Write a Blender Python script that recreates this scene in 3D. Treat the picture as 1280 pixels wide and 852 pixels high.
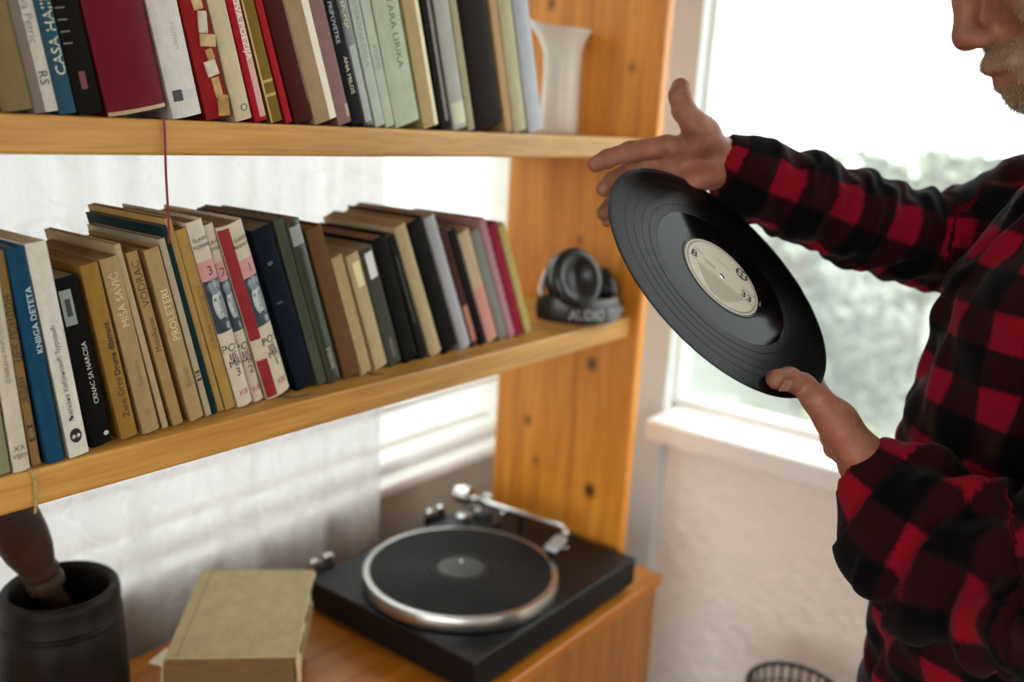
import bpy, bmesh, math, random
import numpy as np
from mathutils import Vector, Matrix, Euler

for _o in list(bpy.data.objects):
    bpy.data.objects.remove(_o)
scene = bpy.context.scene
col = scene.collection
R = math.radians

# ------------------------------------------------------------------ camera
cam_data = bpy.data.cameras.new('camera')
cam = bpy.data.objects.new('camera', cam_data)
col.objects.link(cam)
cam_data.sensor_width = 36.0
cam_data.lens = 32.325
cam_data.clip_start = 0.02
cam.matrix_world = Matrix(((0.614096, 0.150746, -0.774701, 0.000000), (-0.787273, 0.186111, -0.587847, 0.000000), (0.055565, 0.970896, 0.232968, 1.600000), (0.000000, 0.000000, 0.000000, 1.000000)))
cam_data.dof.use_dof = True
cam_data.dof.focus_distance = 0.93
cam_data.dof.aperture_fstop = 2.3
scene.camera = cam

# ------------------------------------------------------------------ sky
SKY = 1.0
world = bpy.data.worlds.new('overcast_sky')
scene.world = world
world.use_nodes = True
_bg = world.node_tree.nodes['Background']
_bg.inputs['Color'].default_value = (0.97, 0.985, 1.0, 1)
_bg.inputs['Strength'].default_value = SKY

vs = scene.view_settings
vs.view_transform = 'Standard'
vs.look = 'None'
vs.gamma = 1.0
vs.use_curve_mapping = False
vs.exposure = 2.5
scene.cycles.max_bounces = 8
scene.cycles.transparent_max_bounces = 12
scene.cycles.sample_clamp_indirect = 6.0
scene.cycles.caustics_reflective = False
scene.cycles.caustics_refractive = False

# ------------------------------------------------------------------ helpers
def lin(h):
    if not isinstance(h, str):
        return (*h, 1.0) if len(h) == 3 else h
    h = h.lstrip('#')
    v = [int(h[i:i + 2], 16) / 255 for i in (0, 2, 4)]
    return (*[x / 12.92 if x <= 0.04045 else ((x + 0.055) / 1.055) ** 2.4 for x in v], 1.0)

class NT:
    """small node-tree writer"""
    def __init__(self, name):
        self.m = bpy.data.materials.new(name)
        self.m.use_nodes = True
        self.t = self.m.node_tree
        self.b = self.t.nodes['Principled BSDF']
        self.out = self.t.nodes['Material Output']
    def n(self, typ, **kw):
        nd = self.t.nodes.new(typ)
        for k, v in kw.items():
            if k.startswith('i_'):
                key = k[2:]
                key = int(key) if key.isdigit() else key.replace('_', ' ')
                nd.inputs[key].default_value = v
            else:
                setattr(nd, k, v)
        return nd
    def l(self, a, b):
        self.t.links.new(a, b)
    def math(self, op, a, b=None, clamp=False):
        nd = self.n('ShaderNodeMath', operation=op)
        nd.use_clamp = clamp
        for i, x in enumerate((a, b)):
            if x is None: continue
            if isinstance(x, (int, float)): nd.inputs[i].default_value = x
            else: self.l(x, nd.inputs[i])
        return nd.outputs[0]
    def coords(self, scale=(1, 1, 1), kind='Object', rot=(0, 0, 0)):
        tc = self.n('ShaderNodeTexCoord')
        mp = self.n('ShaderNodeMapping')
        mp.inputs['Scale'].default_value = scale
        mp.inputs['Rotation'].default_value = rot
        self.l(tc.outputs[kind], mp.inputs['Vector'])
        return mp.outputs[0]
    def noise(self, vec, scale=5, detail=4, rough=0.55, dist=0.0):
        nd = self.n('ShaderNodeTexNoise')
        nd.inputs['Scale'].default_value = scale
        nd.inputs['Detail'].default_value = detail
        nd.inputs['Roughness'].default_value = rough
        nd.inputs['Distortion'].default_value = dist
        if vec is not None: self.l(vec, nd.inputs['Vector'])
        return nd.outputs[0]
    def ramp(self, fac, stops):
        nd = self.n('ShaderNodeValToRGB')
        el = nd.color_ramp.elements
        while len(el) < len(stops): el.new(0.5)
        for e, (p, c) in zip(el, stops):
            e.position = p
            e.color = lin(c) if isinstance(c, str) else ((c, c, c, 1) if isinstance(c, (int, float)) else lin(c))
        self.l(fac, nd.inputs[0])
        return nd.outputs[0]
    def mix(self, fac, a, b, blend='MIX'):
        nd = self.n('ShaderNodeMix', data_type='RGBA', blend_type=blend)
        for i, x in ((0, fac), (6, a), (7, b)):
            if isinstance(x, (int, float)): nd.inputs[i].default_value = x
            elif isinstance(x, (str, tuple)): nd.inputs[i].default_value = lin(x)
            else: self.l(x, nd.inputs[i])
        return nd.outputs[2]
    def base(self, c):
        if isinstance(c, (str, tuple)): self.b.inputs['Base Color'].default_value = lin(c)
        else: self.l(c, self.b.inputs['Base Color'])
    def bump(self, h, strength=0.3, dist=0.002):
        nd = self.n('ShaderNodeBump')
        nd.inputs['Strength'].default_value = strength
        nd.inputs['Distance'].default_value = dist
        self.l(h, nd.inputs['Height'])
        self.l(nd.outputs[0], self.b.inputs['Normal'])
    def rough(self, v):
        if isinstance(v, (int, float)): self.b.inputs['Roughness'].default_value = v
        else: self.l(v, self.b.inputs['Roughness'])

_mc = {}
def plain(hexc, rough=0.5, metal=0.0, spec=0.5, var=0.12, scale=60):
    """single colour with faint procedural mottling"""
    key = (hexc, rough, metal, spec, var, scale)
    if key in _mc: return _mc[key]
    k = NT('paint_' + str(len(_mc)))
    c = lin(hexc)
    nz = k.noise(k.coords(), scale, 4)
    lo = tuple(x * (1 - var) for x in c[:3]); hi = tuple(min(1, x * (1 + var)) for x in c[:3])
    k.base(k.ramp(nz, [(0.3, lo), (0.7, hi)]))
    k.rough(rough)
    k.b.inputs['Metallic'].default_value = metal
    k.b.inputs['Specular IOR Level'].default_value = spec
    _mc[key] = k.m
    return k.m

class MB:
    """collects geometry for one mesh object"""
    def __init__(self):
        self.bm = bmesh.new()
    def box(self, lo, hi, bevel=0.0, seg=2):
        x0, y0, z0 = lo; x1, y1, z1 = hi
        vs_ = [self.bm.verts.new(p) for p in ((x0,y0,z0),(x1,y0,z0),(x1,y1,z0),(x0,y1,z0),(x0,y0,z1),(x1,y0,z1),(x1,y1,z1),(x0,y1,z1))]
        fs = [self.bm.faces.new([vs_[i] for i in f]) for f in ((3,2,1,0),(4,5,6,7),(0,1,5,4),(1,2,6,5),(2,3,7,6),(3,0,4,7))]
        if bevel > 0:
            es = list({e for f in fs for e in f.edges})
            bmesh.ops.bevel(self.bm, geom=es, offset=bevel, segments=seg, profile=0.5, affect='EDGES')
        return self
    def lathe(self, prof, seg=48, mat=None, cap0=True, cap1=True, sq=(1, 1)):
        M_ = mat or Matrix()
        rings = []
        for r, z in prof:
            rings.append([self.bm.verts.new(M_ @ Vector((r * sq[0] * math.cos(2*math.pi*i/seg), r * sq[1] * math.sin(2*math.pi*i/seg), z))) for i in range(seg)])
        for a, b in zip(rings, rings[1:]):
            for i in range(seg):
                self.bm.faces.new((a[i], a[(i+1) % seg], b[(i+1) % seg], b[i]))
        if cap0: self.bm.faces.new(rings[0][::-1])
        if cap1: self.bm.faces.new(rings[-1])
        return self
    def tube(self, pts, rad, seg=10, closed=False):
        pts = [Vector(p) for p in pts]
        rads = rad if isinstance(rad, (list, tuple)) else [rad] * len(pts)
        rings = []
        prevn = None
        n = len(pts)
        for i, p in enumerate(pts):
            if closed: t = pts[(i+1) % n] - pts[i-1]
            else: t = pts[min(i+1, n-1)] - pts[max(i-1, 0)]
            t.normalize()
            if prevn is None:
                a = Vector((0, 0, 1)) if abs(t.z) < 0.9 else Vector((1, 0, 0))
                nn = t.cross(a).normalized()
            else:
                nn = (prevn - t * prevn.dot(t)).normalized()
            prevn = nn
            bb = t.cross(nn)
            rings.append([self.bm.verts.new(p + (nn * math.cos(2*math.pi*k/seg) + bb * math.sin(2*math.pi*k/seg)) * rads[i]) for k in range(seg)])
        prs = list(zip(rings, rings[1:])) + ([(rings[-1], rings[0])] if closed else [])
        for a, b in prs:
            for k in range(seg):
                self.bm.faces.new((a[k], a[(k+1) % seg], b[(k+1) % seg], b[k]))
        if not closed:
            self.bm.faces.new(rings[0][::-1]); self.bm.faces.new(rings[-1])
        return self
    def poly(self, pts):
        self.bm.faces.new([self.bm.verts.new(p) for p in pts])
        return self
    def prism(self, prof, z0, z1):
        """profile of (x, y) extruded in z"""
        a = [self.bm.verts.new((x, y, z0)) for x, y in prof]
        b = [self.bm.verts.new((x, y, z1)) for x, y in prof]
        n = len(prof)
        for i in range(n):
            self.bm.faces.new((a[i], a[(i+1) % n], b[(i+1) % n], b[i]))
        self.bm.faces.new(a[::-1]); self.bm.faces.new(b)
        return self
    def build(self, name, mat, parent=None, smooth=False, angle=None):
        me = bpy.data.meshes.new(name)
        bmesh.ops.recalc_face_normals(self.bm, faces=self.bm.faces)
        if smooth:
            for f in self.bm.faces: f.smooth = True
            if angle:
                for e in self.bm.edges:
                    if len(e.link_faces) == 2 and e.calc_face_angle(0) > R(angle): e.smooth = False
        self.bm.to_mesh(me); self.bm.free()
        return link(name, me, mat, parent)

def link(name, me, mat, parent=None):
    o = bpy.data.objects.new(name, me)
    col.objects.link(o)
    if mat is not None: me.materials.append(mat)
    if parent is not None: o.parent = parent
    return o
def tag(o, label=None, cat=None, group=None, kind=None):
    if label: o['label'] = label
    if cat: o['category'] = cat
    if group: o['group'] = group
    if kind: o['kind'] = kind
    return o
def empty(name, loc=(0, 0, 0), rot=(0, 0, 0)):
    o = bpy.data.objects.new(name, None)
    col.objects.link(o)
    o.location = loc; o.rotation_euler = rot
    o.empty_display_size = 0.05
    return o
def struct(o):
    o['kind'] = 'structure'
    return o
def text_verts(s, size, bold=False):
    """flat triangulated lettering: verts (x, y) and faces; baseline at y=0, x from 0"""
    cu = bpy.data.curves.new('lettering', 'FONT')
    cu.body = s; cu.size = size * 1.38
    cu.resolution_u = 2
    if bold: cu.offset = size * 0.035
    ob = bpy.data.objects.new('lettering', cu)
    col.objects.link(ob)
    dg = bpy.context.evaluated_depsgraph_get()
    me = ob.evaluated_get(dg).to_mesh()
    v = [tuple(p.co[:2]) for p in me.vertices]
    f = [tuple(p.vertices) for p in me.polygons]
    ob.evaluated_get(dg).to_mesh_clear()
    bpy.data.objects.remove(ob); bpy.data.curves.remove(cu)
    return v, f

# ------------------------------------------------------------------ shared materials
def wood_mat(name, axis, light, mid, dark, knots=(), rough=0.42, grain=1.0):
    """varnished pine; axis = direction of the grain"""
    k = NT(name)
    sc = [26.0, 26.0, 26.0]; sc[axis] = 1.6
    v = k.coords(tuple(x * grain for x in sc))
    n1 = k.noise(v, 1.4, 5, 0.6, 0.6)
    n2 = k.noise(k.coords(tuple(x * 4 for x in sc)), 2.2, 3, 0.6)
    c = k.ramp(n1, [(0.25, dark), (0.48, mid), (0.72, light)])
    c = k.mix(0.22, c, k.ramp(n2, [(0.35, dark), (0.65, light)]))
    if knots:
        tc = k.n('ShaderNodeTexCoord')
        for (p, rad) in knots:
            d = k.n('ShaderNodeVectorMath', operation='DISTANCE')
            sub = k.n('ShaderNodeMapping')
            s3 = [1.0, 1.0, 1.0]; s3[axis] = 0.8
            sub.inputs['Scale'].default_value = s3
            k.l(tc.outputs['Object'], sub.inputs['Vector'])
            k.l(sub.outputs[0], d.inputs[0])
            d.inputs[1].default_value = tuple(a * b for a, b in zip(p, s3))
            f = k.math('DIVIDE', d.outputs['Value'], rad)
            fac = k.ramp(f, [(0.25, min(1.0, rad * 60 - .1)), (1.0, 0.0)])
            c = k.mix(fac, c, '#3a1a08')
    k.base(c)
    k.rough(rough)
    k.bump(n1, 0.08, 0.002)
    return k.m

WOOD_Y = wood_mat('pine_vertical', 2, '#efa640', '#d88624', '#a85c10',
                  [((0, .894, 1.161), .017), ((0, 1.035, 1.015), .014), ((0, 1.009, .936), .012), ((0, .877, .91), .018), ((0, 1.04, 1.81), .014), ((0, .942, 1.391), .011), ((0, .86, 1.70), .012)])
WOOD_X = wood_mat('pine_lengthwise', 0, '#dba656', '#c08a3c', '#8a581c')
CABINET = wood_mat('varnished_cabinet_wood', 0, '#d08a2c', '#b46a18', '#8a4a10', rough=0.35)
CABFRONT = wood_mat('cabinet_front_veneer', 2, '#b87a3a', '#a0642a', '#7d481a', rough=0.4)
def plaster(name, c0, c1, bump=0.5, scale=55):
    k = NT(name)
    v = k.coords()
    n1 = k.noise(v, scale, 5, 0.6)
    n2 = k.noise(v, 3, 3)
    k.base(k.mix(0.5, k.ramp(n1, [(0.3, c0), (0.7, c1)]), k.ramp(n2, [(0.35, c0), (0.65, c1)])))
    k.rough(0.9)
    k.bump(n1, bump, 0.012)
    return k.m
PLASTER = plaster('beige_plaster', '#f0e9dc', '#f6f0e6', 1.0, 26)
WHITEWALL = plaster('pale_plaster', '#cfcac2', '#d9d5cd', 0.2)
CEIL = plaster('ceiling_plaster', '#e4e2dc', '#eae8e2', 0.1)
WHITE = plain('#e9e8e4', 0.35, var=0.03, scale=9)
GREYWHITE = plain('#cfd3d2', 0.45, var=0.04, scale=7)

# ------------------------------------------------------------------ room shell
XW, YB = 1.80, 1.30
FLOOR = wood_mat('floor_boards', 1, '#a57a4c', '#8c6238', '#6d4824', rough=0.5, grain=0.5)
struct(MB().box((-2.8, -3.2, -0.06), (2.0, 1.46, 0)).build('floor', FLOOR))
struct(MB().box((-2.8, -3.2, 2.62), (2.0, 1.46, 2.7)).build('ceiling', CEIL))
wr = MB()
wr.box((XW, -3.2, 0), (XW + .07, 1.46, .945))
wr.box((XW, -3.2, 2.38), (XW + .07, 1.46, 2.62))
wr.box((XW, .922, .945), (XW + .07, 1.46, 2.38))
wr.box((XW, -3.2, .945), (XW + .07, -2.4, 2.38))
struct(wr.build('wall_right', PLASTER))
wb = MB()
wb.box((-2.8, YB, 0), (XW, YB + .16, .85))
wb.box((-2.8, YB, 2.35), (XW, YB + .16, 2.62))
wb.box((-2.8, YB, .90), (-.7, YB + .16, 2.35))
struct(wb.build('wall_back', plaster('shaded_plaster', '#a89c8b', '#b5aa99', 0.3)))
wl = MB()
wl.box((-2.88, -3.2, 0), (-2.8, 1.46, .6)); wl.box((-2.88, -3.2, 2.52), (-2.8, 1.46, 2.62))
wl.box((-2.88, -3.2, .6), (-2.8, -2.9, 2.52)); wl.box((-2.88, 1.1, .6), (-2.8, 1.46, 2.52)); wl.box((-2.87, -.95, .6), (-2.81, -.85, 2.52))
struct(wl.build('wall_left', WHITEWALL))  # unseen wall; its opening is enlarged to brighten the room
wf = MB()
wf.box((-2.8, -3.3, 0), (XW, -3.2, .8)); wf.box((-2.8, -3.3, 2.3), (XW, -3.2, 2.62))
wf.box((-2.8, -3.3, .8), (.1, -3.2, 2.3)); wf.box((1.3, -3.3, .8), (XW, -3.2, 2.3))
struct(wf.build('wall_front', WHITEWALL))  # unseen wall added behind the camera to cut fill light
struct(MB().box((XW - .035, .905, 0), (XW, 1.12, 2.62), .004).build('trim_1', GREYWHITE))

# right window: frame, sill, pane with a translucent veil imitating glare
def veiled_glass(name, veil, tint='#eef1ee'):
    k = NT(name)
    tr = k.n('ShaderNodeBsdfTransparent'); tr.inputs[0].default_value = lin('#f4f7f5')
    tl = k.n('ShaderNodeBsdfTranslucent'); tl.inputs[0].default_value = lin(tint)
    gl = k.n('ShaderNodeBsdfGlossy'); gl.inputs['Roughness'].default_value = 0.05
    m1 = k.n('ShaderNodeMixShader'); m2 = k.n('ShaderNodeMixShader')
    dust = k.noise(k.coords(), 7, 4)  # uneven veil strength; the veil imitates glare in the glass
    k.l(k.math('MULTIPLY', k.math('ADD', dust, 0.5), veil), m1.inputs[0])
    k.l(tr.outputs[0], m1.inputs[1]); k.l(tl.outputs[0], m1.inputs[2])
    m2.inputs[0].default_value = 0.04
    k.l(m1.outputs[0], m2.inputs[1]); k.l(gl.outputs[0], m2.inputs[2])
    k.l(m2.outputs[0], k.out.inputs['Surface'])
    return k.m
win = struct(empty('window_1', (XW + .03, -.05, .998)))
f = MB()
f.box((0, -2.35, -.005), (.05, -2.3, 1.38)); f.box((0, -.72, -.005), (.05, -.66, 1.38)); f.box((0, .958, -.005), (.05, .97, 1.38))
f.box((0, -2.35, 1.33), (.05, .97, 1.38))
f.box((0, -2.3, -.005), (.05, .958, .012))
f.build('window_frame', WHITE, win)
MB().box((.02, -.66, .012), (.026, .958, 1.33)).build('window_pane', veiled_glass('glare_veil_glass', 0.08), win)
MB().box((.02, -2.3, .012), (.026, -.72, 1.33)).build('window_pane', bpy.data.materials['glare_veil_glass'], win)
MB().box((-.15, -2.36, -.052), (.05, .955, -.004), .006).build('window_sill', WHITE, win)

# rear window behind the bookcase
win2 = struct(empty('window_2', (.45, YB, .86)))
f = MB()
f.box((-1.15, .02, -.01), (1.348, .08, .012), .004); f.box((-1.15, .035, .118), (1.348, .06, .134))
f.box((-1.15, .02, 1.39), (1.348, .08, 1.45)); f.box((-1.15, .02, .012), (-1.09, .08, 1.39)); f.box((1.338, .02, .012), (1.348, .08, 1.39))
f.build('window_frame', WHITE, win2)
MB().box((-1.09, .045, .012), (1.338, .051, 1.39)).build('window_pane', veiled_glass('rear_window_glass', 0.08), win2)
MB().box((-1.17, -.038, -.03), (1.348, .02, -.008), .005).build('window_sill', WHITE, win2)

# outside
struct(MB().box((-30, -30, -.5), (40, 40, -.4)).build('ground_outside', plain('#70776a', 0.9, var=0.35, scale=1.5)))
wo = NT('whitewashed_brick')
br = wo.n('ShaderNodeTexBrick')
br.inputs['Scale'].default_value = 5.0
br.inputs['Color1'].default_value = lin('#eff0f2'); br.inputs['Color2'].default_value = lin('#e6e6e8'); br.inputs['Mortar'].default_value = lin('#d2d0d0')
wo.l(wo.coords(rot=(R(90), 0, 0)), br.inputs['Vector'])
wo.base(br.outputs[0]); wo.rough(0.9)
struct(MB().box((-4, 3.0, -.4), (4.4, 3.2, 4.6)).build('wall_garden', wo.m))  # built extra tall, above the view, to block sky and dim the curtain

# ------------------------------------------------------------------ lace curtain
def curtain_mat():
    k = NT('white_lace')
    v = k.coords((1, 1, 1))
    weave = k.n('ShaderNodeTexVoronoi', feature='DISTANCE_TO_EDGE'); weave.inputs['Scale'].default_value = 9.0
    wv = k.n('ShaderNodeMapping'); wv.inputs['Scale'].default_value = (1, 0.0, 0.8)
    tc = k.n('ShaderNodeTexCoord'); k.l(tc.outputs['Object'], wv.inputs[0])
    nz = k.n('ShaderNodeTexNoise'); nz.inputs['Scale'].default_value = 6
    k.l(wv.outputs[0], nz.inputs['Vector'])
    ad = k.n('ShaderNodeVectorMath', operation='MULTIPLY_ADD')
    k.l(nz.outputs['Color'], ad.inputs[0]); ad.inputs[1].default_value = (.25, .25, .25); k.l(wv.outputs[0], ad.inputs[2])
    k.l(ad.outputs[0], weave.inputs['Vector'])
    lines = k.ramp(weave.outputs['Distance'], [(0.0, 1.0), (0.035, 0.0)])
    mesh = k.math('ADD', k.math('MULTIPLY', k.noise(k.coords((1, 0, .3)), 260, 2), .5), k.math('MULTIPLY', k.math('SUBTRACT', k.noise(k.coords((1, 0, .02)), 26, 2), .5), 2.0))
    dens = k.math('ADD', k.math('MULTIPLY', lines, 0.12), k.math('ADD', k.math('MULTIPLY', mesh, 0.26), 0.70), True)
    tr = k.n('ShaderNodeBsdfTransparent')
    tl = k.n('ShaderNodeBsdfTranslucent'); tl.inputs[0].default_value = lin('#dcd9dc')
    df = k.n('ShaderNodeBsdfDiffuse'); df.inputs[0].default_value = lin('#f0ece8')
    m0 = k.n('ShaderNodeMixShader'); m0.inputs[0].default_value = 0.45
    k.l(tl.outputs[0], m0.inputs[1]); k.l(df.outputs[0], m0.inputs[2])
    m1 = k.n('ShaderNodeMixShader')
    k.l(dens, m1.inputs[0]); k.l(tr.outputs[0], m1.inputs[1]); k.l(m0.outputs[0], m1.inputs[2])
    k.l(m1.outputs[0], k.out.inputs['Surface'])
    return k.m
def make_curtain(x0, x1, z0, z1, y, amp, seed):
    rng = random.Random(seed)
    nx, nz = 220, 24
    ph = [rng.uniform(0, 6.28) for _ in range(6)]
    verts, faces = [], []
    for j in range(nz + 1):
        tz = j / nz; z = z0 + (z1 - z0) * tz
        a = amp * (1.0 - 0.45 * tz)
        for i in range(nx + 1):
            s = x0 + (x1 - x0) * i / nx
            s2 = s + 0.03 * (1 - tz) * math.sin(3.1 * s + ph[3])
            yy = y + a * (math.sin(38 * s2 + ph[0] + 1.2 * math.sin(7 * s2)) * .6 + .4 * math.sin(71 * s2 + ph[1] + .5 * tz))
            verts.append((s, yy, z))
    for j in range(nz):
        for i in range(nx):
            a = j * (nx + 1) + i
            faces.append((a, a + 1, a + nx + 2, a + nx + 1))
    me = bpy.data.meshes.new('lace_curtain'); me.from_pydata(verts, [], faces)
    for p in me.polygons: p.use_smooth = True
    return me
cur = link('lace_curtain', make_curtain(-.72, 1.215, .10, 2.42, 1.240, .0165, 3), curtain_mat())
tag(cur, 'sheer white lace curtain hanging behind the bookcase', 'curtain')
rod = MB().tube([(-.8, 1.238, 2.43), (1.6, 1.238, 2.43)], .01).build('curtain_rod', WHITE)
tag(rod, 'white curtain rod above the rear window', 'curtain rod')

# ------------------------------------------------------------------ bookcase and cabinet
XU, YS0, YS1 = 1.432, .817, 1.11
ZL, ZU = 1.2653, 1.582
bc = tag(empty('bookcase', (.6, .96, .755)), 'open honey pine bookcase with two long shelves full of books', 'bookcase')
def bpart(name, lo, hi, m, bev=.003):
    o = bc.location
    return MB().box(tuple(a - b for a, b in zip(lo, o)), tuple(a - b for a, b in zip(hi, o)), bev).build(name, m, bc)
up = MB().box((0, .80, .755), (.024, 1.118, 2.45), .003).build('side_panel', WOOD_Y, bc)
up.location = Vector((XU, 0, 0)) - bc.location
up2 = link('side_panel', up.data, None, bc); up2.location = Vector((-.33, 0, 0)) - bc.location
bpart('shelf', (-.306, YS0, 1.229), (XU, YS1, ZL), WOOD_X)
bpart('shelf', (-.306, YS0, 1.5485), (XU, YS1, ZU), WOOD_X)
bpart('shelf', (-.306, YS0, 2.40), (XU, YS1, 2.432), WOOD_X)

cb = tag(empty('cabinet', (.65, .98, 0)), 'low varnished wooden cabinet carrying the turntable', 'cabinet')
def cpart(name, lo, hi, m, bev=.003):
    o = cb.location
    return MB().box(tuple(a - b for a, b in zip(lo, o)), tuple(a - b for a, b in zip(hi, o)), bev).build(name, m, cb)
cpart('top', (-.36, .738, .733), (1.503, 1.214, .755), CABINET)
cpart('side_panel', (1.478, .745, .0), (1.498, 1.21, .733), CABFRONT)
cpart('side_panel', (-.355, .745, .0), (-.335, 1.21, .733), CABFRONT)
cpart('back_panel', (-.335, 1.20, .06), (1.478, 1.21, .733), CABFRONT, 0)
cpart('plinth', (-.335, .78, .0), (1.478, .80, .06), CABFRONT, 0)
for i in range(3):
    x0 = -.333 + i * .604
    d = cpart('door', (x0 + .002, .743, .064), (x0 + .602, .763, .730), CABFRONT)
    MB().lathe([(.004, 0), (.004, .012), (.011, .016), (.011, .024), (.006, .028)], 16,
               Matrix.Translation(Vector((x0 + .56, .743, .42)) - cb.location) @ Matrix.Rotation(R(90), 4, 'X')).build('knob', plain('#8a6a3a', .4, .6), d, True, 40)

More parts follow.
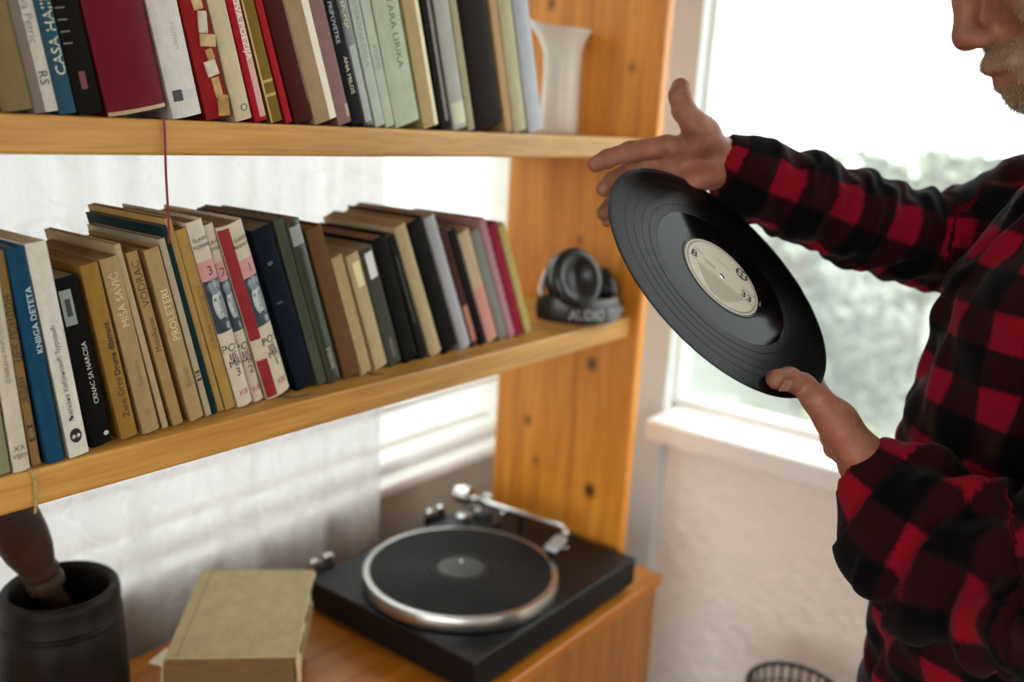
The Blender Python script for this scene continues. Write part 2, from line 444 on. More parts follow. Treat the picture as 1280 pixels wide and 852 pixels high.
# ------------------------------------------------------------------ books
BOOKS = [
    ('m_olive', 0.323, 0.0239, 0.1904, 4.48, 0.8213, 'greyish olive book cut by the left edge of the middle shelf', '#8a8a6c', 'p', '#a99b78', {}),
    ('m_cream', 0.3495, 0.0146, 0.2004, 4.75, 0.8213, 'slim cream hardback with a tan ribbon hanging over the middle shelf edge', '#cfc6b2', 'h', '#b5a78a', {'rnd': 0.5, 'texts': [('XX', 0.1, 0.0055, 0.5, '#55504a', 'a'), ('VIJEK', 0.065, 0.0045, 0.5, '#55504a', 'a'), ('IZABRANE PRIPOVETKE', 0.42, 0.0042, 0.5, '#77705f', 'u')], 'ribbon': '#a8935f'}),
    ('m_tancyr', 0.3674, 0.0079, 0.2015, 5.45, 0.8246, 'narrow brown paperback with dark vertical capitals beside the blue book', '#94784a', 'p', '#8d7346', {'texts': [('ЏЕК ЛОНДОН', 0.5, 0.0066, 0.5, '#2a2418', 'u'), ('ЈЕДАН', 0.3, 0.0055, 0.5, '#2a2418', 'u')], 'decor': [('rect', 0.15, 0.85, 0.12, 0.2, '#3a3020'), ('rect', 0.24, 0.76, 0.135, 0.185, '#94784a')]}),
    ('m_blue', 0.3801, 0.0154, 0.2045, 6.61, 0.8213, 'dark blue hardback with pale blue spine title on the middle shelf', '#1b4663', 'h', '#a99b86', {'rnd': 0.5, 'texts': [('KNJIGA DETETA', 0.52, 0.0062, 0.72, '#cfdde6', 'u')]}),
    ('m_white', 0.401, 0.0188, 0.2077, 7.92, 0.8213, 'white paperback with black Cyrillic author name and round logo at foot', '#dcd8cc', 'p', '#c4b490', {'texts': [('Љиљана Хабјановић Ђуровић', 0.17, 0.0047, 0.46, '#17171a', 'u')], 'logo': (0.5, 0.1)}),
    ('m_black', 0.4285, 0.0213, 0.1721, 9.19, 0.8333, 'black paperback lettered CRNAC SA NARCISA leaning next to the white book', '#141414', 'p', '#8d7a5c', {'texts': [('CRNAC SA NARCISA', 0.25, 0.005, 0.66, '#d6d2c8', 'u')], 'decor': [('rect', 0.1, 0.62, 0.73, 0.93, '#8e9a96'), ('rect', 0.25, 0.5, 0.78, 0.88, '#1a1a1a'), ('ell', 0.8, 0.06, 0.13, 0.014, '#c9c9c4')]}),
    ('m_ochre', 0.461, 0.0176, 0.183, 10.56, 0.8355, 'worn ochre paperback with black lettering Zane Grey on its spine', '#9c7838', 'p', '#8f7038', {'rnd': 0.3, 'texts': [('Zane Grey', 0.12, 0.0072, 0.55, '#2a1e0a', 'u'), ('Druma dijamant', 0.37, 0.0062, 0.6, '#1c150a', 'ub')]}),
    ('m_tan1', 0.4849, 0.0182, 0.1879, 11.7, 0.8355, 'thick faded tan book with pale embossed spine lettering after the ochre one', '#ab9268', 'p', '#8a7148', {'rnd': 0.3, 'texts': [('MIŠA SAVIĆ', 0.62, 0.008, 0.5, '#d6c49c', 'u'), ('Sumatra', 0.28, 0.006, 0.5, '#7d6541', 'u')], 'decor': [('ell', 0.5, 0.12, 0.2, 0.02, '#8f7850')]}),
    ('m_thin', 0.508, 0.0065, 0.2018, 12.85, 0.8376, 'very thin ribbed beige booklet between two tan books on the middle shelf', '#b9a581', 'p', '#a08a60', {}),
    ('m_tan2', 0.5206, 0.0116, 0.1929, 13.54, 0.8376, 'narrow tan book with large dark spine capitals VODRAC', '#a98b5a', 'p', '#7b6136', {'texts': [('VODRAC', 0.7, 0.0085, 0.5, '#4b3a20', 'u'), ('Meksikanac', 0.44, 0.006, 0.5, '#4b3a20', 'u')]}),
    ('m_tan3', 0.5421, 0.0165, 0.1943, 13.98, 0.8398, 'tan clothbound book with gilt spine capitals and a marbled back edge', '#b09668', 'h', '#8a6f46', {'rnd': 0.4, 'texts': [('PROLETERI', 0.48, 0.0085, 0.5, '#e2d2a8', 'u'), ('Roman', 0.2, 0.006, 0.5, '#806844', 'u')]}),
    ('m_pale', 0.5631, 0.0071, 0.2043, 14.26, 0.842, 'thin pale grey beige booklet with a black imprint block at its foot', '#b3a98f', 'p', '#8f7c58', {'decor': [('rect', 0.1, 0.9, 0.24, 0.245, '#2a2620'), ('rect', 0.1, 0.9, 0.255, 0.27, '#3a352c'), ('rect', 0.1, 0.9, 0.21, 0.225, '#2a2620')]}),
    ('m_teal', 0.5733, 0.0063, 0.2174, 14.85, 0.8441, 'very thin dark teal book squeezed between beige and tan volumes', '#18302f', 'p', '#77664a', {}),
    ('m_tan4', 0.5817, 0.0073, 0.2257, 15.17, 0.8463, 'thin tan cardboard book rising above its ochre neighbour', '#b08f58', 'p', '#8e7145', {}),
    ('m_ochre2', 0.5917, 0.0129, 0.2128, 15.65, 0.8463, 'ochre book with tiny vertical print just left of the portrait volumes', '#b18e50', 'p', '#8b6b39', {'rnd': 0.3, 'texts': [('SABRANE PRIPOVIJETKE', 0.35, 0.0052, 0.55, '#7d5f2c', 'u')]}),
    ('m_p3', 0.6077, 0.0196, 0.2208, 16.16, 0.8463, 'cream portrait hardback numbered three, leftmost of the portrait volumes', '#d8cfbd', 'h', '#a28a6c', {'rnd': 0.55, 'portrait': '3'}),
    ('m_p2', 0.6323, 0.0136, 0.2171, 17.06, 0.8506, 'cream portrait hardback numbered two, between its sister portrait volumes', '#d6cbb9', 'h', '#a28a6c', {'rnd': 0.55, 'portrait': '2'}),
    ('m_p1', 0.6499, 0.0332, 0.2148, 17.77, 0.8485, 'thick red and cream portrait hardback numbered one', '#d3c8b2', 'h', '#a28a6c', {'rnd': 0.45, 'portrait': '1', 'red': 1, 'ribbon': '#1d3a55'}),
    ('m_navy', 0.6973, 0.0277, 0.209, 18.33, 0.8517, 'navy blue glossy book standing right after the portrait volumes', '#141b26', 'p', '#7d6a50', {'decor': [('rect', 0.3, 0.55, 0.78, 0.8, '#4a5a6c'), ('rect', 0.2, 0.5, 0.55, 0.56, '#3d4c5e')]}),
    ('m_gg', 0.7298, 0.014, 0.2187, 17.98, 0.8517, 'narrow grey green book with fine dark vertical lettering', '#4c5142', 'p', '#7d6a50', {'texts': [('HRONIKA PALANAČKOG GROBLJA', 0.28, 0.0055, 0.5, '#23261d', 'u')]}),
    ('m_oliv2', 0.7466, 0.0199, 0.2156, 18.25, 0.8517, 'glossy dark olive book with a painted glint near the brown hardback', '#3b4031', 'p', '#8d7a5c', {'rnd': 0.4, 'gloss': 1, 'texts': [('NOVELE', 0.08, 0.006, 0.5, '#b8baa0', 'u')], 'decor': [('rect', 0.1, 0.9, 0.86, 0.97, '#8d9492')]}),  # grey patch near the spine top paints the glint
    ('m_brown', 0.7746, 0.0244, 0.2048, 18.72, 0.8517, 'large dark brown hardback in the middle of the lower book row', '#6a4c31', 'h', '#a0805c', {}),
    ('m_thin2', 0.8037, 0.0174, 0.1668, 19.36, 0.8517, 'short light tan paperback directly right of the brown hardback', '#b79f74', 'p', '#a58b60', {'ribbon': '#2a2a2e'}),
    ('m_cream2', 0.8332, 0.0214, 0.1669, 19.82, 0.8571, 'short cream paperback with a yellow label near the spine top', '#bfae86', 'p', '#a58b60', {'decor': [('rect', 0.3, 0.85, 0.72, 0.93, '#e9dfa6')]}),
    ('m_graylab', 0.86, 0.0218, 0.1738, 20.21, 0.8571, 'charcoal book with a white label at the top of its spine', '#4b4b44', 'p', '#8e7a58', {'decor': [('rect', 0.25, 0.85, 0.75, 0.96, '#e3e4dc')], 'texts': [('ROMAN', 0.06, 0.006, 0.5, '#8f9080', 'u')]}),
    ('m_blk1', 0.889, 0.0247, 0.1865, 21.05, 0.8571, 'thick black book right of the white-labelled charcoal one', '#151412', 'h', '#8f6a4c', {}),
    ('m_blk2', 0.9215, 0.0132, 0.1907, 22.54, 0.8571, 'thin black book with a grey line touching a cream one', '#1d1b19', 'p', '#8f6a4c', {'decor': [('rect', 0.4, 0.5, 0.3, 0.85, '#5c584e')]}),
    ('m_cream3', 0.9413, 0.022, 0.2052, 23.58, 0.8571, 'tall cream beige book between two groups of black books', '#c0ad85', 'p', '#a98a62', {'rnd': 0.4}),
    ('m_blk3', 0.9701, 0.0292, 0.2094, 24.45, 0.8571, 'wide black hardback beside the silver grey volume', '#121110', 'h', '#a5805c', {}),
    ('m_white2', 1.0072, 0.0203, 0.2174, 24.61, 0.8571, 'tall silver grey book rising above the black hardback beside it', '#b4b5bb', 'p', '#b08c6c', {'rnd': 0.5}),
    ('m_maroon', 1.0328, 0.0131, 0.2013, 24.93, 0.8571, 'thin dark maroon book right of the silver grey one', '#4b2621', 'p', '#a8836a', {'decor': [('rect', 0.1, 0.9, 0.04, 0.35, '#a5684c')]}),
    ('m_blk4', 1.0516, 0.0135, 0.1963, 25.29, 0.8571, 'thin black book between maroon and pink spines', '#15120f', 'p', '#a8836a', {}),
    ('m_pink', 1.0686, 0.0238, 0.1894, 25.24, 0.8571, 'pale book with a rose pink lower spine on the middle shelf', '#c3a98c', 'p', '#b08c74', {'decor': [('rect', 0.02, 0.98, 0.02, 0.5, '#c47f74')]}),
    ('m_gray', 1.098, 0.019, 0.1906, 25.43, 0.8571, 'mid grey book next to the pink one', '#83837c', 'p', '#b08c74', {}),
    ('m_mauve', 1.1223, 0.0146, 0.2084, 25.47, 0.8571, 'mauve pink book near the right end of the lower row', '#b07f86', 'p', '#b08c74', {}),
    ('m_red', 1.1407, 0.0201, 0.1984, 25.51, 0.8571, 'crimson red book second from the right end of the lower row', '#8c1f33', 'h', '#a87862', {}),
    ('m_creamol', 1.1658, 0.0152, 0.1974, 25.92, 0.8571, 'yellowish cream book ending the lower row beside the headphones', '#b3a45f', 'p', '#c8bb96', {}),
    ('u_olive0', 0.3408, 0.0248, 0.2235, 10.73, 0.8333, 'olive brown book cut by the left edge of the upper shelf', '#6d6437', 'h', '#90805a', {'rnd': 0.4}),
    ('u_khaki', 0.3667, 0.0266, 0.2232, 10.67, 0.8333, 'plain khaki hardback with rounded spine on the upper shelf', '#7c6c48', 'h', '#90805a', {'rnd': 0.45}),
    ('u_white0', 0.3949, 0.0206, 0.192, 10.8, 0.8333, 'off-white paperback with vertical lettering and RS at foot', '#c9c5b8', 'p', '#a9977d', {'texts': [('Ivanova Petric', 0.3, 0.0075, 0.66, '#7d7a70', 'ud'), ('RS', 0.12, 0.0085, 0.7, '#2b2b2b', 'ud')], 'decor': [('rect', 0.0, 0.42, 0.0, 1, '#6e5f55')]}),  # brown-grey strip paints in the shaded cover side
    ('u_blue', 0.4165, 0.0151, 0.193, 10.76, 0.8333, 'petrol blue hardback with large pale vertical capitals', '#2c4f63', 'h', '#90805a', {'rnd': 0.5, 'texts': [('CASA HAJIM', 0.17, 0.0095, 0.55, '#cfd3b6', 'u')]}),
    ('u_black0', 0.4332, 0.0233, 0.2192, 10.97, 0.8333, 'black book with thin white rules beside the big maroon volume', '#15110f', 'p', '#77664a', {'decor': [('rect', 0.05, 0.4, 0.28, 0.284, '#8d8a86'), ('rect', 0.05, 0.4, 0.325, 0.32899999999999996, '#8d8a86'), ('rect', 0.05, 0.4, 0.37, 0.374, '#8d8a86'), ('rect', 0.05, 0.4, 0.41500000000000004, 0.419, '#8d8a86'), ('rect', 0.05, 0.4, 0.46, 0.46399999999999997, '#8d8a86'), ('rect', 0.35, 0.6, 0.1, 0.17, '#6a2a28')]}),
    ('u_maroon', 0.4613, 0.0599, 0.25, 11.92, 0.8333, 'very thick maroon red hardback with rounded worn spine', '#6a1d26', 'h', '#8e6b4c', {'rnd': 0.36, 'decor': [('band', 0.0, 0.014, '#b39a7c')], 'ribbon2': '#7d1020'}),
    ('u_white1', 0.528, 0.0324, 0.2134, 13.17, 0.8333, 'white book with black italic title and dark imprint square', '#d9d6d0', 'h', '#b39f84', {'rnd': 0.35, 'texts': [('Konvolut', 0.6, 0.009, 0.55, '#202020', 'ud'), ('roman', 0.3, 0.007, 0.62, '#a5a5a2', 'ud')], 'decor': [('rect', 0.12, 0.42, 0.075, 0.125, '#3b3b3b'), ('rect', 0.45, 0.98, 0.08, 0.12, '#c6c6c2')]}),
    ('u_torn', 0.5663, 0.0288, 0.2008, 14.28, 0.8333, 'red book whose torn spine shows tan binding strips', '#8e1e22', 'p', '#b9a079', {'torn': 1}),
    ('u_cream', 0.6007, 0.0206, 0.2112, 15.33, 0.8333, 'cream book with small black emblem at the spine foot', '#cdbf9f', 'p', '#a89272', {'rnd': 0.3, 'texts': [('Jeronimo', 0.62, 0.008, 0.6, '#252018', 'ud')], 'decor': [('ell', 0.6, 0.06, 0.22, 0.018, '#6b6655'), ('ell', 0.6, 0.06, 0.13, 0.011, '#cdbf9f')]}),
    ('u_redw', 0.6252, 0.0154, 0.2112, 15.97, 0.8333, 'narrow red book with white lettered rose spine strip', '#a3192b', 'p', '#c7ab8c', {'decor': [('rect', 0.45, 0.97, 0.02, 0.98, '#c99b95')], 'texts': [('NOVA POEZIJA', 0.3, 0.0075, 0.7, '#f0e4da', 'ud')]}),
    ('u_gold', 0.646, 0.015, 0.2103, 17.02, 0.8333, 'olive gold banded clothbound book on the upper shelf', '#7b6427', 'h', '#93713c', {'decor': [('band', 0.13, 0.145, '#b79a4a'), ('band', 0.2, 0.215, '#b79a4a'), ('rect', 0.0, 0.12, 0, 1, '#c6ab6a')]}),
    ('u_red', 0.6662, 0.0085, 0.1955, 18.01, 0.8333, 'thin bright red book right of the olive gold one', '#a01c26', 'p', '#93713c', {}),
    ('u_dkred', 0.6791, 0.0255, 0.2051, 18.87, 0.8333, 'dark oxblood hardback with scuffed spine edge', '#451712', 'h', '#7d5d46', {'decor': [('rect', 0.93, 0.99, 0.1, 0.9, '#7b5136')]}),
    ('u_tanw', 0.7073, 0.0324, 0.2038, 19.02, 0.8333, 'thick tan book with bright white spine strip', '#a58b6c', 'p', '#cbb89a', {'decor': [('rect', 0.66, 1.0, 0, 1, '#e2d8c4')]}),
    ('u_mauve', 0.7422, 0.0197, 0.2153, 18.94, 0.8333, 'dusty mauve book with small tan corner', '#8c6c6a', 'p', '#8c6c5a', {'decor': [('rect', 0.75, 1, 0.03, 0.1, '#b39a80')]}),
    ('u_black1', 0.7638, 0.0158, 0.2248, 18.66, 0.8333, 'black paperback with small white vertical print', '#16171a', 'p', '#6d5d48', {'texts': [('PRIPOVETKE', 0.42, 0.006, 0.4, '#b9bec6', 'ud'), ('ANA MILOŠ', 0.16, 0.006, 0.72, '#d7d3b4', 'ud')]}),
    ('u_gloss', 0.7815, 0.0157, 0.2232, 18.6, 0.8333, 'glossy black and silver book before the pale green volumes', '#2b2e2b', 'p', '#6d6a5c', {'gloss': 1, 'decor': [('rect', 0.25, 0.9, 0.02, 0.42, '#9ea2a2')], 'texts': [('EPOPEJA', 0.5, 0.006, 0.5, '#c9c78f', 'ud')]}),
    ('u_green1', 0.8013, 0.0153, 0.209, 18.58, 0.8333, 'leftmost of the three pale green matching volumes', '#b7c1b0', 'p', '#9b9a80', {'texts': [('SABRANA DELA', 0.34, 0.0078, 0.5, '#8c968a', 'ud')]}),
    ('u_green2', 0.8187, 0.0144, 0.2056, 18.1, 0.8333, 'middle and thinnest of the three pale green matching volumes', '#b9c2b0', 'p', '#9b9a80', {'texts': [('PESME', 0.34, 0.0075, 0.5, '#8c968a', 'ud')]}),
    ('u_green3', 0.8353, 0.0427, 0.1994, 17.34, 0.8333, 'widest of the three pale green matching volumes', '#b4bea6', 'p', '#9b9a80', {'texts': [('STARA LIRIKA', 0.34, 0.0105, 0.62, '#5d675a', 'ud')]}),
    ('u_tan', 0.8857, 0.0273, 0.1913, 16.98, 0.8333, 'plain tan hardback with cream spine edge on the upper shelf', '#b09b70', 'h', '#9d8460', {'decor': [('rect', 0.72, 1.0, 0, 1, '#ded0a8')]}),
    ('u_black2', 0.9192, 0.0192, 0.191, 16.96, 0.8333, 'thin black book with a grey streak after the tan hardback', '#1b1613', 'p', '#6d5d48', {'decor': [('rect', 0.5, 0.8, 0.05, 1, '#6a5f5a')]}),
    ('u_wgrey', 0.943, 0.0272, 0.2063, 16.92, 0.8333, 'whitish grey book with a cream label low on the spine', '#aeb0a6', 'p', '#9b9a80', {'rnd': 0.4, 'decor': [('rect', 0.05, 0.95, 0.03, 0.17, '#c6c7ab')]}),
    ('u_beige', 0.974, 0.0132, 0.2011, 16.92, 0.8333, 'thin beige book pressed against the wide dark brown volume', '#a89f82', 'p', '#9b8e70', {}),
    ('u_dkbrown', 0.9909, 0.0556, 0.24, 16.75, 0.8333, 'wide near-black brown hardback near the right end of upper row', '#1f1411', 'h', '#8d6f55', {'rnd': 0.12}),
    ('u_tan2', 1.0564, 0.0145, 0.2212, 16.83, 0.8333, 'thin light tan book right of the wide dark brown volume', '#bd9c70', 'p', '#a98b68', {}),
    ('u_cream2', 1.0751, 0.0283, 0.2084, 17.04, 0.8333, 'cream book second from the white vase', '#c3bb98', 'p', '#a99b78', {'rnd': 0.4}),
    ('u_bluew', 1.1097, 0.0345, 0.2096, 17.24, 0.8333, 'bluish white book ending the upper row beside the white vase', '#c0c5cf', 'p', '#c4bba4', {'rnd': 0.4}),
]
def paper_mat(hexc):
    key = ('pages', hexc)
    if key in _mc: return _mc[key]
    k = NT('page_edges_' + str(len(_mc)))
    c = lin(hexc)[:3]
    nz = k.noise(k.coords((900, 18, 18)), 1.0, 2)
    n2 = k.noise(k.coords(), 25, 4)
    a = k.ramp(nz, [(0.3, tuple(x * .55 for x in c)), (0.65, c)])
    k.base(k.mix(k.ramp(n2, [(0.45, 0.0), (0.75, 0.5)]), a, tuple(x * y for x, y in zip(c, (.75, .65, .5)))))
    k.rough(0.95)
    k.bump(nz, 0.5, 0.001)
    _mc[key] = k.m
    return k.m
def cover_mat(hexc, gloss=False, seed=0):
    key = ('cover', hexc, gloss)
    if key in _mc: return _mc[key]
    k = NT('book_cover_' + str(len(_mc)))
    c = lin(hexc)[:3]
    k.b.inputs['Specular IOR Level'].default_value = 0.5 if gloss else 0.04
    n1 = k.noise(k.coords(), 38, 6, 0.65)
    n2 = k.noise(k.coords((1, 1, .35)), 260, 3, 0.6)
    base = k.ramp(n1, [(0.28, tuple(x * .78 for x in c)), (0.62, c), (0.85, tuple(min(1, x * 1.15 + .004) for x in c))])
    k.base(k.mix(0.15, base, k.ramp(n2, [(0.3, tuple(x * .6 for x in c)), (0.7, tuple(min(1, x * 1.2 + .006) for x in c))])))
    k.rough(0.22 if gloss else k.ramp(n1, [(0.3, 0.42), (0.7, 0.6)]))
    k.bump(n2, 0.12, 0.0006)
    _mc[key] = k.m
    return k.m
def flat_print(bk, spine_y, decor, h, t, name='print'):
    """thin printed patches that follow the spine; grouped by colour"""
    for (kind, *a) in decor:
        lift = .0004
        if not isinstance(a[-1], str): lift = a.pop()
        hexc = a[-1]
        mb = MB()
        if kind == 'band': a = [0.0, 1.0] + a; kind = 'rect'
        if kind == 'rect':
            x0, x1, z0, z1 = a[0] * t, a[1] * t, a[2] * h, a[3] * h
            n = 10
            for i in range(n):
                xa = x0 + (x1 - x0) * i / n; xb = x0 + (x1 - x0) * (i + 1) / n
                mb.poly([(xa, spine_y(xa) - .0003, z0), (xb, spine_y(xb) - .0003, z0), (xb, spine_y(xb) - .0003, z1), (xa, spine_y(xa) - .0003, z1)])
        else:
            cx, cz, rx, rz = a[0] * t, a[1] * h, a[2] * t, a[3] * h
            pts = []
            for i in range(20):
                x = cx + rx * math.cos(i * math.pi / 10)
                pts.append((x, spine_y(x) - lift, cz + rz * math.sin(i * math.pi / 10)))
            c = (cx, spine_y(cx) - lift, cz)
            for i in range(20): mb.poly([c, pts[i], pts[(i + 1) % 20]])
        bmesh.ops.remove_doubles(mb.bm, verts=mb.bm.verts, dist=1e-6)
        mb.build(name, plain(hexc, .55, var=.06), bk)
def spine_text(bk, spine_y, s, z, size, xf, hexc, mode, t, h):
    v, f = text_verts(s, size, 'b' in mode)
    xs = [p[0] for p in v]; ys = [p[1] for p in v]
    if not xs: return
    w = max(xs)
    out = []
    for (x, y) in v:
        if mode[0] == 'u' and 'd' in mode:      # reads downwards, starts high
            X = xf * t + (y - size * .5); Z = z * h + (w - x)
        elif mode[0] == 'u':                    # reads upwards
            X = xf * t - (y - size * .5); Z = z * h + x
        else:
            X = xf * t + (x - w / 2); Z = z * h + y
        X = min(max(X, .0004), t - .0004)
        out.append((X, spine_y(X) - .0005, Z))
    me = bpy.data.meshes.new('lettering'); me.from_pydata(out, [], f)
    link('lettering', me, plain(hexc, .6, var=.05), bk)
def portrait(bk, spine_y, num, t, h):
    D = [('rect', .0, 1, .70, .80, '#c98f8f'), ('rect', .0, 1, .42, .70, '#2b3742')]
    if num == '1':
        D = [('rect', .36, 1, .70, .80, '#c98f8f'), ('rect', .36, 1, .42, .70, '#2b3742'),
             ('rect', .0, .36, .36, .985, '#8c1322'), ('rect', .0, .36, .01, .24, '#8c1322')]
    cx = .68 if num == '1' else .52
    k = .64 if num == '1' else 1.0
    # stone head: crown of curls, face, brow, nose, lips, chin shade
    D += [('ell', cx, .665, .40*k, .035, '#5b6a76', .00055), ('ell', cx - .2*k, .67, .12*k, .02, '#8a96a0', .0006), ('ell', cx + .05*k, .675, .12*k, .022, '#97a2aa', .0006), ('ell', cx + .28*k, .668, .1*k, .02, '#7d8a94', .0006),
          ('ell', cx + .02*k, .565, .37*k, .085, '#aeb6b8', .0007), ('ell', cx - .1*k, .58, .22*k, .06, '#c9cecc', .0008),
          ('ell', cx - .17*k, .597, .10*k, .012, '#98a2a4', .0009), ('ell', cx + .16*k, .597, .10*k, .012, '#7e898e', .0009), ('ell', cx - .17*k, .600, .08*k, .004, '#6a757c', .00095), ('ell', cx + .16*k, .600, .08*k, .004, '#5d6870', .00095),
          ('ell', cx + .02*k, .565, .045*k, .03, '#8f999c', .0009), ('ell', cx + .02*k, .527, .10*k, .006, '#828c90', .0009),
          ('ell', cx + .05*k, .475, .30*k, .022, '#3a4650', .00085), ('ell', cx + .26*k, .55, .13*k, .07, '#77838a', .00085), ('ell', cx - .05*k, .64, .26*k, .016, '#77858e', .0009), ('ell', cx + .2*k, .45, .14*k, .02, '#8d979b', .0009)]
    flat_print(bk, spine_y, D, h, t)
    for (s, z, sz) in (('SLAVNI', .90, .0042), ('ROMANI', .865, .0042), (num, .725, .0105), ('POS', .31, .0095), ('IJE', .265, .0085), ('MR', .225, .0085), (num, .17, .0105), ('KB', .06, .007)):
        c = '#2a2422' if z > .1 else '#b5595a'
        spine_text(bk, spine_y, s, z, sz, cx, c, 'a', t, h)

def make_book(key, X, Y, Z, t, h, lean, label, hexc, kind, pages, ex):
    grp = 'books on the upper shelf' if key[0] == 'u' else 'books on the middle shelf'
    bk = tag(empty('book', (X, Y, Z + .0004), (0, -R(lean), 0)), label, 'book', grp)
    w = ex.get('w', min(.68 * h, .15))
    cth = .0022 if kind == 'h' else .0009
    ins = .003 if kind == 'h' else .0004
    rnd = ex.get('rnd', 0.12) * t * .5
    rnd = min(rnd, .012)
    def sy(x):
        q = (x / t) * 2 - 1
        q = max(-1, min(1, q))
        return -rnd * math.sqrt(max(0.0, 1 - q * q * .92)) + rnd * math.sqrt(.08)
    N = 12
    outer = [(0, w)] + [(t * i / N, sy(t * i / N)) for i in range(N + 1)] + [(t, w)]
    inner = [(t - cth, w)] + [(cth + (t - 2 * cth) * (N - i) / N, sy(t * (N - i) / N) + cth) for i in range(N + 1)] + [(cth, w)]
    n = len(outer)
    mb = MB()
    bm = mb.bm
    ring = [[bm.verts.new((x, y, z)) for x, y in pr] for z in (0, h) for pr in (outer, inner[::-1])]
    o0, i0, o1, i1 = ring
    for i in range(n - 1):
        bm.faces.new((o0[i], o0[i+1], o1[i+1], o1[i]))
        bm.faces.new((i0[i+1], i0[i], i1[i], i1[i+1]))
        bm.faces.new((o1[i], o1[i+1], i1[i+1], i1[i]))
        bm.faces.new((o0[i+1], o0[i], i0[i], i0[i+1]))
    for j in (0, n - 1):
        bm.faces.new((o0[j], o1[j], i1[j], i0[j]))
    mb.build('cover', cover_mat(hexc, ex.get('gloss', False)), bk, True, 35)
    pr = [(cth + .0002, w - ins - .0008)] + [(cth + .0002 + (t - 2*cth - .0004) * i / N, sy(t * i / N) + cth + .0004) for i in range(N + 1)] + [(t - cth - .0002, w - ins - .0008)]
    MB().prism(pr, ins, h - ins).build('pages', paper_mat(pages), bk)
    if ex.get('decor'): flat_print(bk, sy, ex['decor'], h, t)
    for tx in ex.get('texts', ()):
        spine_text(bk, sy, *tx, t, h)
    if 'logo' in ex:
        cx, cz = ex['logo']
        flat_print(bk, sy, [('ell', cx, cz, .3, .035, '#141414', .0004), ('rect', cx - .02, cx + .02, cz - .03, cz + .03, '#dcd8cc')], h, t, 'logo')
        spine_text(bk, sy, 'ФФ', cz - .013, .004, cx, '#e8e6dc', 'a', t, h)
    if 'portrait' in ex: portrait(bk, sy, ex['portrait'], t, h)
    if ex.get('torn'):
        rng = random.Random(5)
        zz = .0
        while zz < .96:
            dz = rng.uniform(.05, .12)
            x0 = rng.uniform(.36, .58); x1 = rng.uniform(.78, 1.0)
            lift = rng.uniform(.001, .003)
            m = MB(); m.box((x0 * t, sy(.7 * t) - lift, zz * h + .001), (x1 * t, sy(.7 * t) + .0005, min(.99, zz + dz * rng.uniform(.9, 1.25)) * h), .0006, 1)
            bmesh.ops.rotate(m.bm, verts=m.bm.verts, cent=(.7 * t, 0, (zz + dz / 2) * h), matrix=Matrix.Rotation(rng.uniform(-.2, .2), 3, 'Y'))
            m.build('torn_strip', plain(rng.choice(['#a8834a', '#b8965c', '#8a6534', '#cfc6b4', '#bfa676']), .8, var=.3, scale=90), bk)
            zz += dz
    return bk, sy, w
def ribbon(bk, pts, wid, hexc):
    """bookmark ribbon: narrow flat band along local points"""
    mb = MB(); bm = mb.bm
    prev = None
    for (x, y, z) in pts:
        a = bm.verts.new((x - wid / 2, y, z)); b = bm.verts.new((x + wid / 2, y, z))
        c = bm.verts.new((x + wid / 2, y + .0006, z)); d = bm.verts.new((x - wid / 2, y + .0006, z))
        if prev:
            for k in range(4):
                bm.faces.new((prev[k], prev[(k + 1) % 4], (a, b, c, d)[(k + 1) % 4], (a, b, c, d)[k]))
        else: bm.faces.new((a, b, c, d))
        prev = (a, b, c, d)
    bm.faces.new(prev[::-1])
    return mb.build('bookmark_ribbon', plain(hexc, .6, var=.25, scale=300), bk)
for (key, X, t, h, lean, Y, label, hexc, kind, pages, ex) in BOOKS:
    Z = ZL if key[0] == 'm' else ZU
    bk, sy, w = make_book(key, X, Y, Z, t, h, lean, label, hexc, kind, pages, ex)
    inv = Euler((0, -R(lean), 0)).to_matrix().inverted()
    def W2L(p): return tuple(inv @ (Vector(p) - bk.location))
    if key == 'm_cream':
        e = YS0 - .0035
        ribbon(bk, [W2L(p) for p in ((X + .008, Y + .01, Z + .003), (X + .010, Y - .001, Z + .0022), (X + .0125, e, Z + .0012), (X + .0140, e - .0012, Z - .004), (X + .0145, e, Z - .015), (X + .0140, e - .001, Z - .03), (X + .012, e - .002, Z - .04))], .0028, ex['ribbon'])
    elif key == 'm_p1':
        ribbon(bk, [W2L(p) for p in ((X + .012, Y + .012, Z + .006), (X + .016, Y - .006, Z + .0025), (X + .022, Y - .014, Z + .002), (X + .034, Y - .018, Z + .002), (X + .046, Y - .021, Z + .0018))], .003, ex['ribbon'])
    elif key == 'm_thin2':
        ribbon(bk, [W2L(p) for p in ((X + .006, Y + .012, Z + .006), (X + .008, Y - .006, Z + .0025), (X + .014, Y - .014, Z + .002), (X + .022, Y - .016, Z + .002))], .004, ex['ribbon'])
    elif key == 'u_maroon':
        e = YS0 - .003
        xr = .505
        ribbon(bk, [W2L(p) for p in ((xr - .002, Y + .015, Z + .005), (xr, Y, Z + .0025), (xr + .001, e, Z + .0012), (xr + .001, e - .001, Z - .01), (xr + .0005, e - .0015, Z - .05), (xr + .002, e - .001, Z - .09), (xr + .0025, e, Z - .118))], .0024, ex['ribbon2'])

